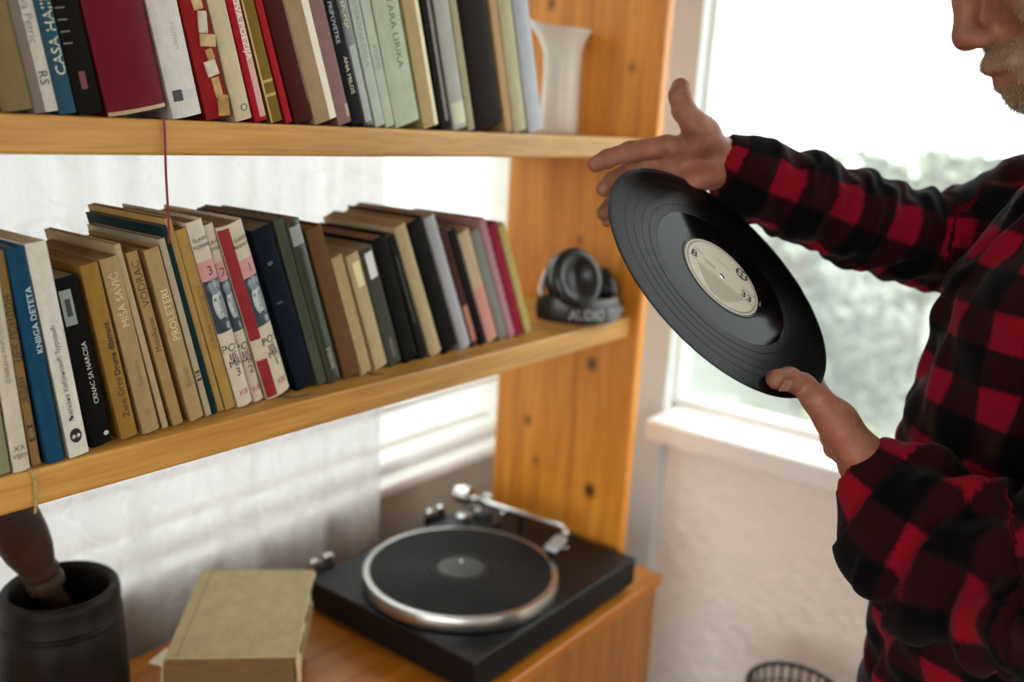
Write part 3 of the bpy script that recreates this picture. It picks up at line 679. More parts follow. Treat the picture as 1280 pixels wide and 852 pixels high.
# ------------------------------------------------------------------ books lying on the cabinet
def lying_book(name, corner, l_dir, s_dir, t, h, w, label, hexc, kind, pages, ex):
    ex = dict(ex, w=w)
    bk, sy, _ = make_book('lying', 0, 0, 0, t, h, 0, label, hexc, kind, pages, ex)
    l = Vector(l_dir).normalized(); s = Vector(s_dir); s = (s - l * s.dot(l)).normalized()
    x = s.cross(l)
    bk.matrix_world = Matrix.Translation(corner) @ Matrix((x, s, l)).transposed().to_4x4()
    bk['group'] = 'books stacked on the cabinet'
    return bk, sy
CL, CS = (.713, .701, 0), (.701, -.713, 0)
b3, _ = lying_book('book', (.588, 1.008, .7555), (.74, .67, 0), (.67, -.74, 0), .026, .225, .150, 'dark teal book at the bottom of the cabinet stack', '#16303c', 'h', '#a89878', {'rnd': .3})
b2, _ = lying_book('book', (.617, .995, .7820), (.66, .75, 0), (.75, -.66, 0), .033, .225, .158, 'cream edged red book in the middle of the cabinet stack', '#7d1a26', 'h', '#d8cfae', {'rnd': .3})
b1, sy1 = lying_book('book', (.604, 1.012, .8154), CL, CS, .0596, .247, .174, 'big worn yellowed hardback lying on top of the cabinet stack', '#b5a57c', 'h', '#7a6038', {'rnd': .22})
# worn rim of the top board, spine joint groove, torn flap on the fore edge
fl = MB()
for i in range(9):
    z = .012 + i * .0255
    fl.box((.0570 + .0006 * (i % 2), .1705, z), (.0592, .1752 + .0012 * ((i * 7) % 3), z + .0245), .0004, 1)
fl.build('worn_board_edge', plain('#c9ba92', .85, var=.25, scale=120), b1)
MB().box((.0590, .0145, .002), (.0599, .0165, .245)).build('joint_groove', plain('#8a7a54', .85), b1)
fp = MB(); fp.prism([(.004, .150), (.004, .1765), (.010, .1790), (.030, .1785), (.052, .1775), (.0565, .1745), (.054, .172), (.030, .175), (.012, .175), (.008, .150)], .0, .018)
fp.build('torn_paper_flap', plain('#c0a77c', .85, var=.2, scale=120), b1)
slip = MB().box((-.02, -.05, 0), (.02, .05, .0008)).build('paper_slip', plain('#e6dfc6', .9, var=.05))
slip.location = (.668, 1.062, .8147); slip.rotation_euler = (0, 0, R(20))
tag(slip, 'small white paper slip sticking out of the cabinet stack', 'paper slip')

# ------------------------------------------------------------------ mortar and pestle
def turned_wood(name, a, b):
    k = NT(name)
    n1 = k.noise(k.coords((1, 1, .25)), 45, 6, .65)
    n2 = k.noise(k.coords(), 9, 4)
    k.base(k.mix(.35, k.ramp(n1, [(.3, a), (.75, b)]), k.ramp(n2, [(.35, a), (.7, b)])))
    k.rough(k.ramp(n2, [(.3, .38), (.7, .6)]))
    k.bump(n1, .25, .001)
    k.b.inputs['Specular IOR Level'].default_value = .18
    return k.m
mt = tag(empty('mortar', (.517, 1.105, .7552)), 'dark turned wooden mortar at the left end of the cabinet', 'mortar')
MD = turned_wood('dark_mortar_wood', '#0b0807', '#1c1612')
MB().lathe([(.060, 0), (.074, .001), (.077, .006), (.0785, .04), (.0785, .09), (.0765, .14), (.0742, .178), (.0728, .181), (.0738, .1835), (.0722, .186), (.0734, .1885), (.0716, .191), (.0722, .215), (.0705, .2235), (.0665, .2275), (.0615, .2255), (.0585, .219), (.0565, .16), (.052, .08), (.040, .045), (.02, .035), (.0, .034)], 72, cap1=False).build('bowl', MD, mt, True, 50)
ps = tag(empty('pestle', (.517, 1.105, .80)), 'turned wooden pestle leaning out of the dark mortar', 'pestle')
p0 = Vector((.541, 1.100, .868)); p1 = Vector((.462, 1.114, 1.105))
ax = (p1 - p0).normalized()
rotm = ax.to_track_quat('Z', 'Y').to_matrix().to_4x4()
L = (p1 - p0).length
PW = turned_wood('brown_pestle_wood', '#1d120b', '#48301d')
MB().lathe([(.0, 0), (.012, .001), (.019, .006), (.021, .018), (.018, .06), (.0145, .11), (.0155, .118), (.0225, .124), (.0235, .131), (.0225, .138), (.0205, .141), (.0225, .144), (.0235, .150), (.0215, .156), (.0235, .162), (.0285, .180), (.0315, .205), (.0315, .235), (.0285, .262), (.0215, .280), (.019, .284), (.021, .288), (.020, .300), (.012, .309), (.0, .311)], 40,
            Matrix.Translation(p0 - ps.location) @ rotm, cap0=False, cap1=False).build('shaft', PW, ps, True, 45)

# ------------------------------------------------------------------ turntable
BLACKP = plain('#0c0c0e', .42, spec=.22, var=.06, scale=20)
RUB = plain('#0b0b0c', .6, spec=.2, var=.08, scale=200)
CHROME = plain('#d8d8d6', .16, 1.0, var=.02)
SATIN = plain('#c2c0bb', .3, 1.0, var=.04, scale=30)
tt = tag(empty('turntable', (1.175, .94, .755)), 'black record player with silver platter rim on the wooden cabinet', 'turntable')
TO = tt.location
def tl(x, y, z): return Vector((x, y, z)) - TO
MB().box(tl(.942, .751, .768), tl(1.411, 1.127, .820), .0025).build('plinth', BLACKP, tt)
for fx in (.98, 1.375):
    for fy in (.79, 1.09):
        MB().lathe([(.017, 0), (.019, .003), (.019, .010), (.015, .0132)], 20, Matrix.Translation(tl(fx, fy, .7551))).build('foot', RUB, tt, True, 40)
PC = (1.114, .927)
pl = MB().lathe([(.130, .8205), (.164, .8205), (.1665, .823), (.168, .830), (.168, .842), (.1665, .8455), (.158, .847), (.150, .8462), (.02, .846)], 96, Matrix.Translation(tl(PC[0], PC[1], 0))).build('platter', SATIN, tt, True, 30)
prof = [(.0035, .8475)]
rr_ = .012
while rr_ < .148:
    st = .0105 if rr_ > .05 else .017
    prof += [(rr_, .8490), (rr_ + st * .62, .8490), (rr_ + st * .70, .8478), (rr_ + st * .95, .8478)]
    rr_ += st
prof += [(.151, .8490), (.1535, .8478), (.154, .8471)]
mat_o = MB().lathe(prof, 96, Matrix.Translation(tl(PC[0], PC[1], 0)), cap0=False, cap1=False).build('platter_mat', RUB, tt, True, 30)
MB().lathe([(.013, .8492), (.040, .8492), (.041, .8486)], 48, Matrix.Translation(tl(PC[0], PC[1], 0)), cap1=False).build('mat_center', plain('#262422', .4, spec=.3, var=.1), mat_o, True, 30)
MB().lathe([(.0036, .846), (.0036, .858), (.0026, .8615), (.0, .8625)], 16, Matrix.Translation(tl(PC[0], PC[1], 0)), cap1=False).build('spindle', CHROME, tt, True, 40)
PV = (1.315, 1.045)
base = MB().lathe([(.0, .8205), (.034, .8205), (.036, .823), (.036, .834), (.033, .837), (.022, .838), (.021, .852), (.0, .853)], 40, Matrix.Translation(tl(PV[0], PV[1], 0)), cap0=False, cap1=False).build('tonearm_base', plain('#4a4a4c', .35, .7), tt, True, 30)
MB().box(tl(PV[0] - .016, PV[1] - .009, .850), tl(PV[0] - .011, PV[1] + .009, .884), .001).build('gimbal_plate', CHROME, base)
MB().box(tl(PV[0] + .011, PV[1] - .009, .850), tl(PV[0] + .016, PV[1] + .009, .884), .001).build('gimbal_plate', CHROME, base)
MB().lathe([(.0, 0), (.013, .0005), (.0135, .003), (.0135, .010), (.011, .012), (0, .0125)], 24, Matrix.Translation(tl(PV[0] - .035, PV[1] + .02, .838))).build('antiskate_dial', CHROME, base, True, 40)
ta = MB().tube([tl(*p) for p in ((PV[0] - .008, PV[1] + .05, .874), (PV[0] - .003, PV[1] + .02, .872), (PV[0], PV[1], .871), (PV[0] + .012, PV[1] - .06, .868), (PV[0] + .024, PV[1] - .12, .866), (PV[0] + .030, PV[1] - .158, .865), (PV[0] + .027, PV[1] - .176, .865), (PV[0] + .016, PV[1] - .186, .864), (PV[0] + .004, PV[1] - .190, .863))], .0054, 14).build('tonearm', CHROME, tt, True)
aw = Vector((-.008, .05, .002)).normalized()
MB().lathe([(.0, 0), (.016, .001), (.019, .004), (.019, .022), (.0165, .025), (.0165, .031), (0, .032)], 28, Matrix.Translation(tl(PV[0] - .0045, PV[1] + .030, .873)) @ aw.to_track_quat('Z', 'Y').to_matrix().to_4x4()).build('counterweight', CHROME, ta, True, 35)
hs_ = MB(); hs_.box((-.012, -.030, -.004), (.012, .030, .004), .0025)
hm = Matrix.Translation(tl(PV[0] - .034, PV[1] - .199, .862)) @ Matrix.Rotation(R(-76), 4, 'Z')
bmesh.ops.transform(hs_.bm, matrix=hm, verts=hs_.bm.verts)
head = hs_.build('headshell', plain('#bcc6cc', .3, .6, var=.03), tt, True, 35)
ck = MB(); ck.box((-.008, -.028, -.0135), (.008, -.004, -.0042), .001); bmesh.ops.transform(ck.bm, matrix=hm, verts=ck.bm.verts); ck.build('cartridge', BLACKP, head)
fl_ = MB(); fl_.tube([hm @ Vector(p) for p in ((.011, -.012, .001), (.022, -.016, .003), (.030, -.018, .008))], .0013, 8); fl_.build('finger_lift', CHROME, head, True)
MB().tube([tl(PV[0] + .03, PV[1] - .07, .8205), tl(PV[0] + .03, PV[1] - .07, .862)], .0035, 12).build('arm_rest', BLACKP, tt, True, 40)
MB().tube([tl(PV[0] + .03, PV[1] - .02, .8205), tl(PV[0] + .031, PV[1] - .022, .845), tl(PV[0] + .045, PV[1] - .035, .852)], .0025, 10).build('cue_lever', CHROME, tt, True, 40)
for hx in (.985, 1.28):
    hg = MB().box(tl(hx - .022, 1.1275, .775), tl(hx + .022, 1.150, .826), .003).build('hinge', BLACKP, tt)
    for dx in (-.014, .016):
        MB().lathe([(0, 0), (.0085, .0005), (.0095, .004), (.0085, .011), (.004, .0145), (0, .015)], 18, Matrix.Translation(tl(hx + dx, 1.139, .8262)), cap0=False, cap1=False).build('hinge_cap', CHROME, hg, True, 40)

# ------------------------------------------------------------------ headphones on the middle shelf
hp = tag(empty('headphones', (1.322, .862, ZL)), 'black headphones with lettered headband lying at the shelf end', 'headphones')
def arc_band(c, r, a0, a1, z0, z1, th, n=28, tilt=0.0):
    mb = MB(); bm = mb.bm; prev = None
    for i in range(n + 1):
        a = R(a0 + (a1 - a0) * i / n); t_ = i / n
        bulge = .004 * math.sin(math.pi * t_)
        dz = tilt * (1 - t_)
        ring = []
        for (rad, z) in ((r, z0 + .004), (r + .003, z0), (r + th - .003, z0 - 0), (r + th + bulge, (z0 + z1) / 2), (r + th - .003, z1), (r + .003, z1), (r, z1 - .004)):
            ring.append(bm.verts.new((c[0] + rad * math.cos(a), c[1] + rad * math.sin(a) * .82, c[2] + z + dz)))
        if prev:
            for k in range(len(ring)):
                bm.faces.new((prev[k], prev[(k + 1) % len(ring)], ring[(k + 1) % len(ring)], ring[k]))
        else: bm.faces.new(ring)
        prev = ring
    bm.faces.new(prev[::-1])
    return mb
LEATH = plain('#1b1a1c', .32, var=.15, scale=90)
band = arc_band((0, .01, 0), .068, 168, 352, .0015, .040, .016, tilt=.010).build('headband', LEATH, hp, True, 50)
# band lettering wrapped round the front
v, fcs = text_verts('AUDIO TECHNICA', .0165, True)
wv_ = max(p[0] for p in v)
out = []
for x, y in v:
    a = R(215) + (x / wv_) * R(112); t_ = (math.degrees(a) - 168) / 184
    rad = .068 + .016 + .0052
    out.append((rad * math.cos(a), .01 + rad * math.sin(a) * .82, .0105 + y + .010 * (1 - t_)))
me = bpy.data.meshes.new('lettering'); me.from_pydata(out, [], fcs)
link('lettering', me, plain('#9a9a9c', .4, .3), band)
def ear_cup(loc, rot, r, th):
    M_ = Matrix.Translation(loc) @ Euler(rot).to_matrix().to_4x4()
    cup = MB().lathe([(0, 0), (r * .6, .0), (r * .9, .004), (r, .012), (r * .96, th * .45), (r * .8, th * .5)], 36, M_, cap0=False, sq=(1, 1.15)).build('ear_cup', BLACKP, hp, True, 40)
    MB().lathe([(r * .55, th * .48), (r * .95, th * .5), (r * 1.04, th * .62), (r * 1.04, th * .85), (r * .92, th * .98), (r * .7, th), (r * .5, th * .8), (0, th * .7)], 36, M_, cap0=False, cap1=False, sq=(1, 1.15)).build('ear_pad', LEATH, cup, True, 60)
    MB().lathe([(r * .30, -.0012), (r * .62, -.001), (r * .66, .003), (r * .3, .003)], 30, M_, cap0=False, cap1=False, sq=(1, 1.15)).build('silver_ring', SATIN, cup, True, 40)
    return cup
ear_cup((-.030, .010, .064), (R(72), R(-8), R(-25)), .040, .050)
ear_cup((.055, .015, .040), (R(80), R(10), R(60)), .029, .036)
MB().tube([(-.075, .014, .030), (-.078, .02, .055), (-.062, .022, .082), (-.045, .02, .092)], .0045, 10).build('yoke', SATIN, hp, True)
hp.scale = (1.1, 1.1, 1.1)
MB().tube([(-.005, .012, .092), (.022, .005, .102), (.040, .0, .085), (.046, -.002, .055), (.040, .0, .034)], .0035, 10).build('yoke', BLACKP, hp, True)

# ------------------------------------------------------------------ white vase on the upper shelf
va = tag(empty('vase', (1.372, .965, ZU)), 'white ceramic jug vase with flared lip at the shelf end', 'vase')
mb = MB(); mb.lathe([(.028, .0005), (.033, .002), (.0345, .012), (.0335, .05), (.032, .10), (.0325, .135), (.037, .155), (.048, .174), (.0495, .176), (.046, .1745), (.034, .155), (.029, .13), (.029, .03), (.0, .012)], 56, cap1=False)
for v_ in mb.bm.verts:
    if v_.co.z > .13:
        q = (v_.co.z - .13) / .046
        a = math.atan2(v_.co.y, v_.co.x) - R(125)
        s_ = 1 + .42 * q * max(0, math.cos(a)) ** 4
        v_.co.x *= s_; v_.co.y *= s_
        v_.co.z += .014 * q * max(0, math.cos(a)) ** 3
mb.build('body', plain('#e6e0d8', .18, var=.03), va, True, 60)

# ------------------------------------------------------------------ wire basket by the wall
wb_ = tag(empty('wire_basket', (1.57, .478, 0)), 'tall dark wire basket standing by the wall below the window', 'basket')
DW = plain('#1b1917', .45, .3, var=.1)
def circ(r, z, n=40): return [(r * math.cos(2 * math.pi * i / n), r * math.sin(2 * math.pi * i / n), z) for i in range(n)]
MB().tube(circ(.086, .588), .0045, 10, True).build('rim', DW, wb_, True)
for zz, r_ in ((.555, .0835), (.44, .079), (.28, .074), (.12, .069)):
    MB().tube(circ(r_, zz), .0022, 8, True).build('hoop', DW, wb_, True)
MB().lathe([(0, .0005), (.068, .0005), (.070, .004), (.068, .009), (0, .009)], 32, cap0=False, cap1=False).build('base', DW, wb_, True, 40)
rib = None
for i in range(30):
    a = 2 * math.pi * i / 30
    if rib is None:
        m_ = MB(); m_.tube([(.067, 0, .006), (.0735, 0, .28), (.0835, 0, .555), (.086, 0, .588)], .0032, 6)
        rib = m_.build('rib', DW, wb_, True)
    else:
        r2 = link('rib', rib.data, None, wb_); r2.rotation_euler = (0, 0, a)

# ------------------------------------------------------------------ long-playing record
RC = Vector((.899, .4096, 1.4518)); RN = Vector((-.0428, -.6883, .7241)).normalized()
rx = Vector((.48791, -.64689, -.58607)); rx = (rx - RN * rx.dot(RN)).normalized(); ry = RN.cross(rx)
rec = empty('vinyl_record')
rec.matrix_world = Matrix.Translation(RC) @ Matrix((rx, ry, RN)).transposed().to_4x4()
tag(rec, 'black long-playing vinyl record held between two hands', 'record')
kv = NT('black_vinyl')
tc = kv.n('ShaderNodeTexCoord')
sx = kv.n('ShaderNodeSeparateXYZ'); kv.l(tc.outputs['Object'], sx.inputs[0])
rad_ = kv.math('SQRT', kv.math('ADD', kv.math('POWER', sx.outputs[0], 2.0), kv.math('POWER', sx.outputs[1], 2.0)))
groove = kv.math('SINE', kv.math('MULTIPLY', rad_, 6000.0))
inband = kv.math('GREATER_THAN', rad_, 0.0885)
g2 = kv.math('MULTIPLY', groove, inband)
gz = kv.n('ShaderNodeCombineXYZ'); kv.l(kv.math('MULTIPLY', rad_, 420.0), gz.inputs[0])
loud = kv.noise(gz.outputs[0], 1.0, 3)
kv.base('#0b0b0c')
kv.rough(kv.math('ADD', kv.math('MULTIPLY', inband, kv.math('ADD', kv.math('MULTIPLY', loud, .07), .13)), 0.07))
kv.b.inputs['Specular IOR Level'].default_value = 0.05
kv.b.inputs['Anisotropic'].default_value = 0.55
tg = kv.n('ShaderNodeTangent', direction_type='RADIAL', axis='Z'); kv.l(tg.outputs[0], kv.b.inputs['Tangent'])
kv.bump(g2, .08, .0001)
prof = [(.0037, -.0009), (.052, -.0011), (.150, -.0006), (.1510, -.0003), (.1512, .0004), (.1508, .0009), (.1475, .0010), (.147, .0007)]
gaps = [.131, .1195, .109, .099]
q = .147
for gp in gaps:
    prof += [(gp + .0007, .0007), (gp + .0004, .00045), (gp - .0004, .00045), (gp - .0007, .0007)]
prof += [(.0885, .0007), (.0880, .0005), (.0545, .0005), (.0535, .0009), (.0518, .0009), (.0515, .0006), (.0037, .0006)]
d_ = MB().lathe(prof, 180, cap0=False, cap1=False)
bm = d_.bm
bm.verts.ensure_lookup_table()
n_ = 180; last = (len(prof) - 1) * n_
for i in range(n_):
    bm.faces.new((bm.verts[i], bm.verts[last + i], bm.verts[last + (i + 1) % n_], bm.verts[(i + 1) % n_]))
d_.build('disc', kv.m, rec)
LAB = plain('#d9d2bd', .55, var=.03)
lb = MB().lathe([(.0037, .0007), (.0037, .00085), (.0505, .00085), (.0508, .0007)], 96, cap0=False, cap1=False).build('label', LAB, rec)
INK = plain('#1b1a18', .6, var=.05)
def rec_text(s, x, y, size, bold=False):
    v, f_ = text_verts(s, size, bold)
    me = bpy.data.meshes.new('lettering'); me.from_pydata([(x + a, y + b, .0010) for a, b in v], [], f_)
    link('lettering', me, INK, lb)
rec_text('B', -.0435, -.0050, .0115, True)
rec_text('33', .0265, -.0050, .0115, True)
rec_text('STEREO', -.0415, .0095, .0030)
rec_text('( VOLUME )', -.012, .021, .0026)
mb = MB()
def bar(x0, x1, y, h_): mb.poly([(x0, y, .0010), (x1, y, .0010), (x1, y + h_, .0010), (x0, y + h_, .0010)])
bar(-.046, .046, -.0083, .0005)
rng = random.Random(4)
for i in range(9):                                   # rows of tiny print
    y = -.0125 - i * .0036
    half = math.sqrt(max(0, .046 ** 2 - y * y)) * (.72 - .03 * i)
    x = -half
    while x < half:
        w_ = rng.uniform(.0015, .005); bar(x, min(x + w_, half), y, .0013); x += w_ + .0011
for (x0, x1, y) in ((-.024, -.010, .001), (.028, .044, .0095), (-.027, -.012, .0045)):
    x = x0
    while x < x1: bar(x, x + .0016, y, .0014); x += .0024
for i in range(150):                                 # dashed ring along the label edge
    a = 2 * math.pi * i / 150
    da = 2 * math.pi / 150 * .36
    mb.poly([(r_ * math.cos(b), r_ * math.sin(b), .0010) for r_, b in ((.0474, a - da), (.0474, a + da), (.0484, a + da), (.0484, a - da))])
for i in range(96):
    a0, a1 = 2 * math.pi * i / 96, 2 * math.pi * (i + 1) / 96
    mb.poly([(r_ * math.cos(b), r_ * math.sin(b), .00095) for r_, b in ((.0466, a0), (.0466, a1), (.0469, a1), (.0469, a0))])
mb.build('small_print', INK, lb)
mb = MB(); mb.lathe([(.0, .0010), (.0088, .0010)], 40, Matrix.Translation((.0234, .0335, 0)), cap0=False, cap1=False)
lg = mb.build('round_logo', INK, lb)
for (dx, dy, r_) in ((-.003, .003, .0024), (.003, .003, .0024), (-.003, -.003, .0024), (.003, -.003, .0024)):
    MB().lathe([(.0, .0012), (r_, .0012)], 18, Matrix.Translation((.0234 + dx, .0335 + dy, 0)), cap0=False, cap1=False).build('logo_petal', LAB, lg)

# ------------------------------------------------------------------ garden outside
def leaf_mat(name, a, b):
    k = NT(name)
    n1 = k.noise(k.coords(), 5.5, 3)
    k.base(k.ramp(n1, [(.4, a), (.62, b)]))  # dark-to-pale noise paints bright gaps into the leaf colour
    k.rough(.6)
    return k.m
LM = [leaf_mat('pale_leaves', '#3c4633', '#a3ab90'), leaf_mat('grey_leaves', '#39423a', '#98a196'), leaf_mat('yellow_leaves', '#5f6538', '#c0c38e')]
BARK = plain('#6b5c4c', .9, var=.3, scale=8)
def shrub(name, label, cat, loc, rx_, rz_, n, leaf, mi, seed, trunk=0.0):
    rng = random.Random(seed)
    root = tag(empty(name, loc), label, cat, 'plants outside the right window')
    verts, faces = [], []
    clumps = [(rng.gauss(0, .42), rng.gauss(0, .42), rng.uniform(-.75, .8), rng.uniform(.25, .5)) for _ in range(16)]
    for i in range(n):
        c = rng.choice(clumps)
        d = Vector((rng.gauss(0, 1), rng.gauss(0, 1), rng.gauss(0, 1))).normalized() * c[3] * rng.uniform(.6, 1)
        p = Vector(((c[0] + d.x) * rx_, (c[1] + d.y) * rx_, trunk + rz_ + (c[2] + d.z) * rz_ * .8))
        if p.z < .02: p.z = rng.uniform(.02, .2)
        u = Vector((rng.gauss(0, 1), rng.gauss(0, 1), rng.gauss(0, .6))).normalized() * leaf
        w = u.cross(Vector((rng.gauss(0, 1), rng.gauss(0, 1), rng.gauss(0, 1)))).normalized() * leaf * .45
        b = len(verts)
        verts += [tuple(p - u), tuple(p + w), tuple(p + u), tuple(p - w)]
        faces.append((b, b + 1, b + 2, b + 3))
    me = bpy.data.meshes.new('foliage'); me.from_pydata(verts, [], faces)
    link('foliage', me, LM[mi], root)
    st = MB()
    for i in range(5 if trunk == 0 else 1):
        a = rng.uniform(0, 6.28); s = 0 if trunk else .12 * rx_
        st.tube([(s * math.cos(a), s * math.sin(a), 0), (s * 1.5 * math.cos(a), s * 1.5 * math.sin(a), trunk + rz_ * .5), (s * 3 * math.cos(a), s * 3 * math.sin(a), trunk + rz_ * 1.2)], [.05 if trunk else .02, .035 if trunk else .015, .01], 7)
    st.build('trunk' if trunk else 'stems', BARK, root, True)
    return root
G = -.4
for i, a in enumerate([
    ('bush', 'low yellowish bush right outside below the window sill', 'bush', (3.15, 1.25, G), .5, .52, 2200, .045, 2),
    ('bush', 'second low yellowish bush outside, nearer the man', 'bush', (3.2, -.35, G), .5, .5, 2200, .045, 2),
    ('bush', 'grey green bush outside behind the held record', 'bush', (6.6, 2.2, G), .8, .8, 2600, .06, 1),
    ('bush', 'pale green bush outside between record and shirt front', 'bush', (5.3, .55, G), .85, .85, 2600, .06, 0),
    ('bush', 'rounded grey bush outside under the raised sleeve', 'bush', (5.4, -1.5, G), .85, .95, 2600, .07, 1),
    ('bush', 'dark hedge bush outside beside the record rim', 'bush', (3.75, .45, G), .38, .62, 2200, .045, 0),
    ('bush', 'leafy bush outside above the lower wrist', 'bush', (4.3, -.75, G), .5, .7, 2200, .05, 1),
    ('tree', 'hazy pale tree outside level with the sleeve', 'tree', (8.6, 2.0, G), 1.0, .78, 3000, .08, 0),
    ('tree', 'hazy grey tree outside below the mans chin', 'tree', (8.3, -.9, G), 1.0, 1.0, 3000, .08, 1),
    ('tree', 'hazy far tree outside left of the other hazy trees', 'tree', (9.6, 5.0, G), 1.1, .7, 2600, .09, 1)]):
    shrub(*a, seed=20 + i, trunk=.5 if a[0] == 'tree' else 0.0)

# ------------------------------------------------------------------ the man
BODY = {'r_forearm': [(1.0448, 0.4889, 1.5649, 0.027), (1.0838, 0.4473, 1.5468, 0.032), (1.2646, 0.2934, 1.4806, 0.04)], 'r_palm': [[(1.0379, 0.4943, 1.5768, 0.0165), (0.9667, 0.525, 1.5805, 0.013)], [(1.0403, 0.4945, 1.5683, 0.0165), (0.9723, 0.5316, 1.5646, 0.0118)], [(1.0384, 0.4936, 1.5598, 0.0165), (0.9766, 0.5303, 1.55, 0.0115)], [(1.0323, 0.4919, 1.5524, 0.0155), (0.9822, 0.5244, 1.5364, 0.0105)]], 'r_thenar': [(1.0257, 0.4907, 1.5787, 0.0175), (0.9937, 0.4955, 1.5963, 0.0185), (0.9788, 0.4995, 1.6082, 0.015)], 'r_hypo': [(1.016, 0.4867, 1.5493, 0.015), (0.9862, 0.5039, 1.5409, 0.013)], 'r_thumb': [(0.9794, 0.4974, 1.6048, 0.015), (0.9682, 0.5086, 1.6216, 0.0132), (0.9669, 0.5148, 1.6372, 0.0124), (0.9708, 0.5169, 1.647, 0.0108)], 'r_index': [(0.9667, 0.525, 1.5805, 0.013), (0.9273, 0.55, 1.5732, 0.0112), (0.9035, 0.5643, 1.5641, 0.0102), (0.8902, 0.5723, 1.5573, 0.0092)], 'r_middle': [(0.9723, 0.5316, 1.5646, 0.0125), (0.944, 0.5567, 1.551, 0.0112), (0.9134, 0.5617, 1.5391, 0.0102), (0.8972, 0.5625, 1.5303, 0.0092)], 'r_ring': [(0.9766, 0.5303, 1.55, 0.012), (0.9537, 0.5616, 1.531, 0.0106), (0.9235, 0.5656, 1.5138, 0.0096), (0.9068, 0.566, 1.5024, 0.0088)], 'r_pinky': [(0.9822, 0.5244, 1.5364, 0.0102), (0.9646, 0.5561, 1.5105, 0.0082), (0.9381, 0.5644, 1.4994, 0.0074), (0.9213, 0.5697, 1.4912, 0.0066)], 'l_forearm': [(0.8968, 0.2357, 1.2923, 0.027), (0.8918, 0.2036, 1.2805, 0.031), (0.8352, 0.0458, 1.2307, 0.04)], 'l_palm': [[(0.8889, 0.2429, 1.3057, 0.017), (0.9034, 0.2768, 1.3321, 0.013)], [(0.9003, 0.2441, 1.2991, 0.017), (0.9202, 0.282, 1.315, 0.013)], [(0.9076, 0.2455, 1.2926, 0.0165), (0.9357, 0.2832, 1.297, 0.012)], [(0.9104, 0.2464, 1.2873, 0.0155), (0.9481, 0.2828, 1.2815, 0.011)]], 'l_thenar': [(0.878, 0.24, 1.3093, 0.019), (0.8852, 0.2664, 1.3312, 0.018), (0.877, 0.2844, 1.3493, 0.0145)], 'l_thumb': [(0.8767, 0.2824, 1.3474, 0.0142), (0.8788, 0.301, 1.36, 0.012), (0.8651, 0.3114, 1.367, 0.0116), (0.8449, 0.3166, 1.3697, 0.0102)], 'l_index': [(0.9063, 0.2777, 1.3312, 0.012), (0.9611, 0.3196, 1.3451, 0.01), (0.9467, 0.3382, 1.367, 0.009), (0.9362, 0.3496, 1.3771, 0.008)], 'l_middle': [(0.9231, 0.2829, 1.3141, 0.012), (0.9622, 0.3175, 1.3399, 0.01), (0.9442, 0.3382, 1.3603, 0.009), (0.9281, 0.3474, 1.3718, 0.008)], 'l_ring': [(0.9386, 0.2841, 1.296, 0.0115), (0.9612, 0.3107, 1.3309, 0.0095), (0.9567, 0.3365, 1.3512, 0.0086), (0.9338, 0.3452, 1.3642, 0.0078)], 'l_pinky': [(0.9511, 0.2837, 1.2805, 0.0105), (0.9729, 0.3054, 1.3133, 0.0085), (0.9561, 0.326, 1.341, 0.0076), (0.9313, 0.3324, 1.355, 0.0068)], 'r_upper': [(1.2646, 0.2934, 1.4806, 0.042), (1.27, 0.185, 1.518, 0.055)], 'l_upper': [(0.8352, 0.0458, 1.2307, 0.042), (0.986, -0.003, 1.485, 0.055)], 'r_sleeve': [(1.0483, 0.4873, 1.564, 0.0345), (1.0683, 0.4634, 1.5486, 0.045), (1.1117, 0.4158, 1.5297, 0.0505), (1.1707, 0.3583, 1.5038, 0.0545), (1.2394, 0.3018, 1.4823, 0.058), (1.2884, 0.2695, 1.4779, 0.06), (1.2792, 0.2273, 1.4979, 0.068), (1.27, 0.185, 1.518, 0.08)], 'l_sleeve': [(0.8959, 0.2196, 1.2788, 0.043), (0.8882, 0.1858, 1.2665, 0.05), (0.8734, 0.1305, 1.2493, 0.056), (0.8352, 0.0458, 1.2307, 0.066), (0.9106, 0.0214, 1.3578, 0.068), (0.986, -0.003, 1.485, 0.082)], 'l_drape': [(0.8887, 0.2052, 1.2098, 0.04), (0.8826, 0.167, 1.2004, 0.048), (0.8641, 0.1083, 1.2055, 0.056)], 'cuffs': [[1.0464, 0.4897, 1.5658, -0.0389, 0.0396, 0.0219], 0], 'O': (1.1, 0.12, 0.0), 'g': (-0.6, 0.8, 0.0), 'r': (0.8, 0.6, 0.0), 'nose': (0.966, 0.232, 1.6947)}
def smin(a, b, k):
    if k <= 0: return np.minimum(a, b)
    h = np.maximum(k - np.abs(a - b), 0.0) / k
    return np.minimum(a, b) - h * h * k * 0.25
def d_cone(P, a, b, ra, rb):
    ab = b - a
    t = np.clip(((P - a) @ ab) / float(ab @ ab + 1e-12), 0, 1)
    return np.linalg.norm(P - a - t[..., None] * ab, axis=-1) - (ra + (rb - ra) * t)
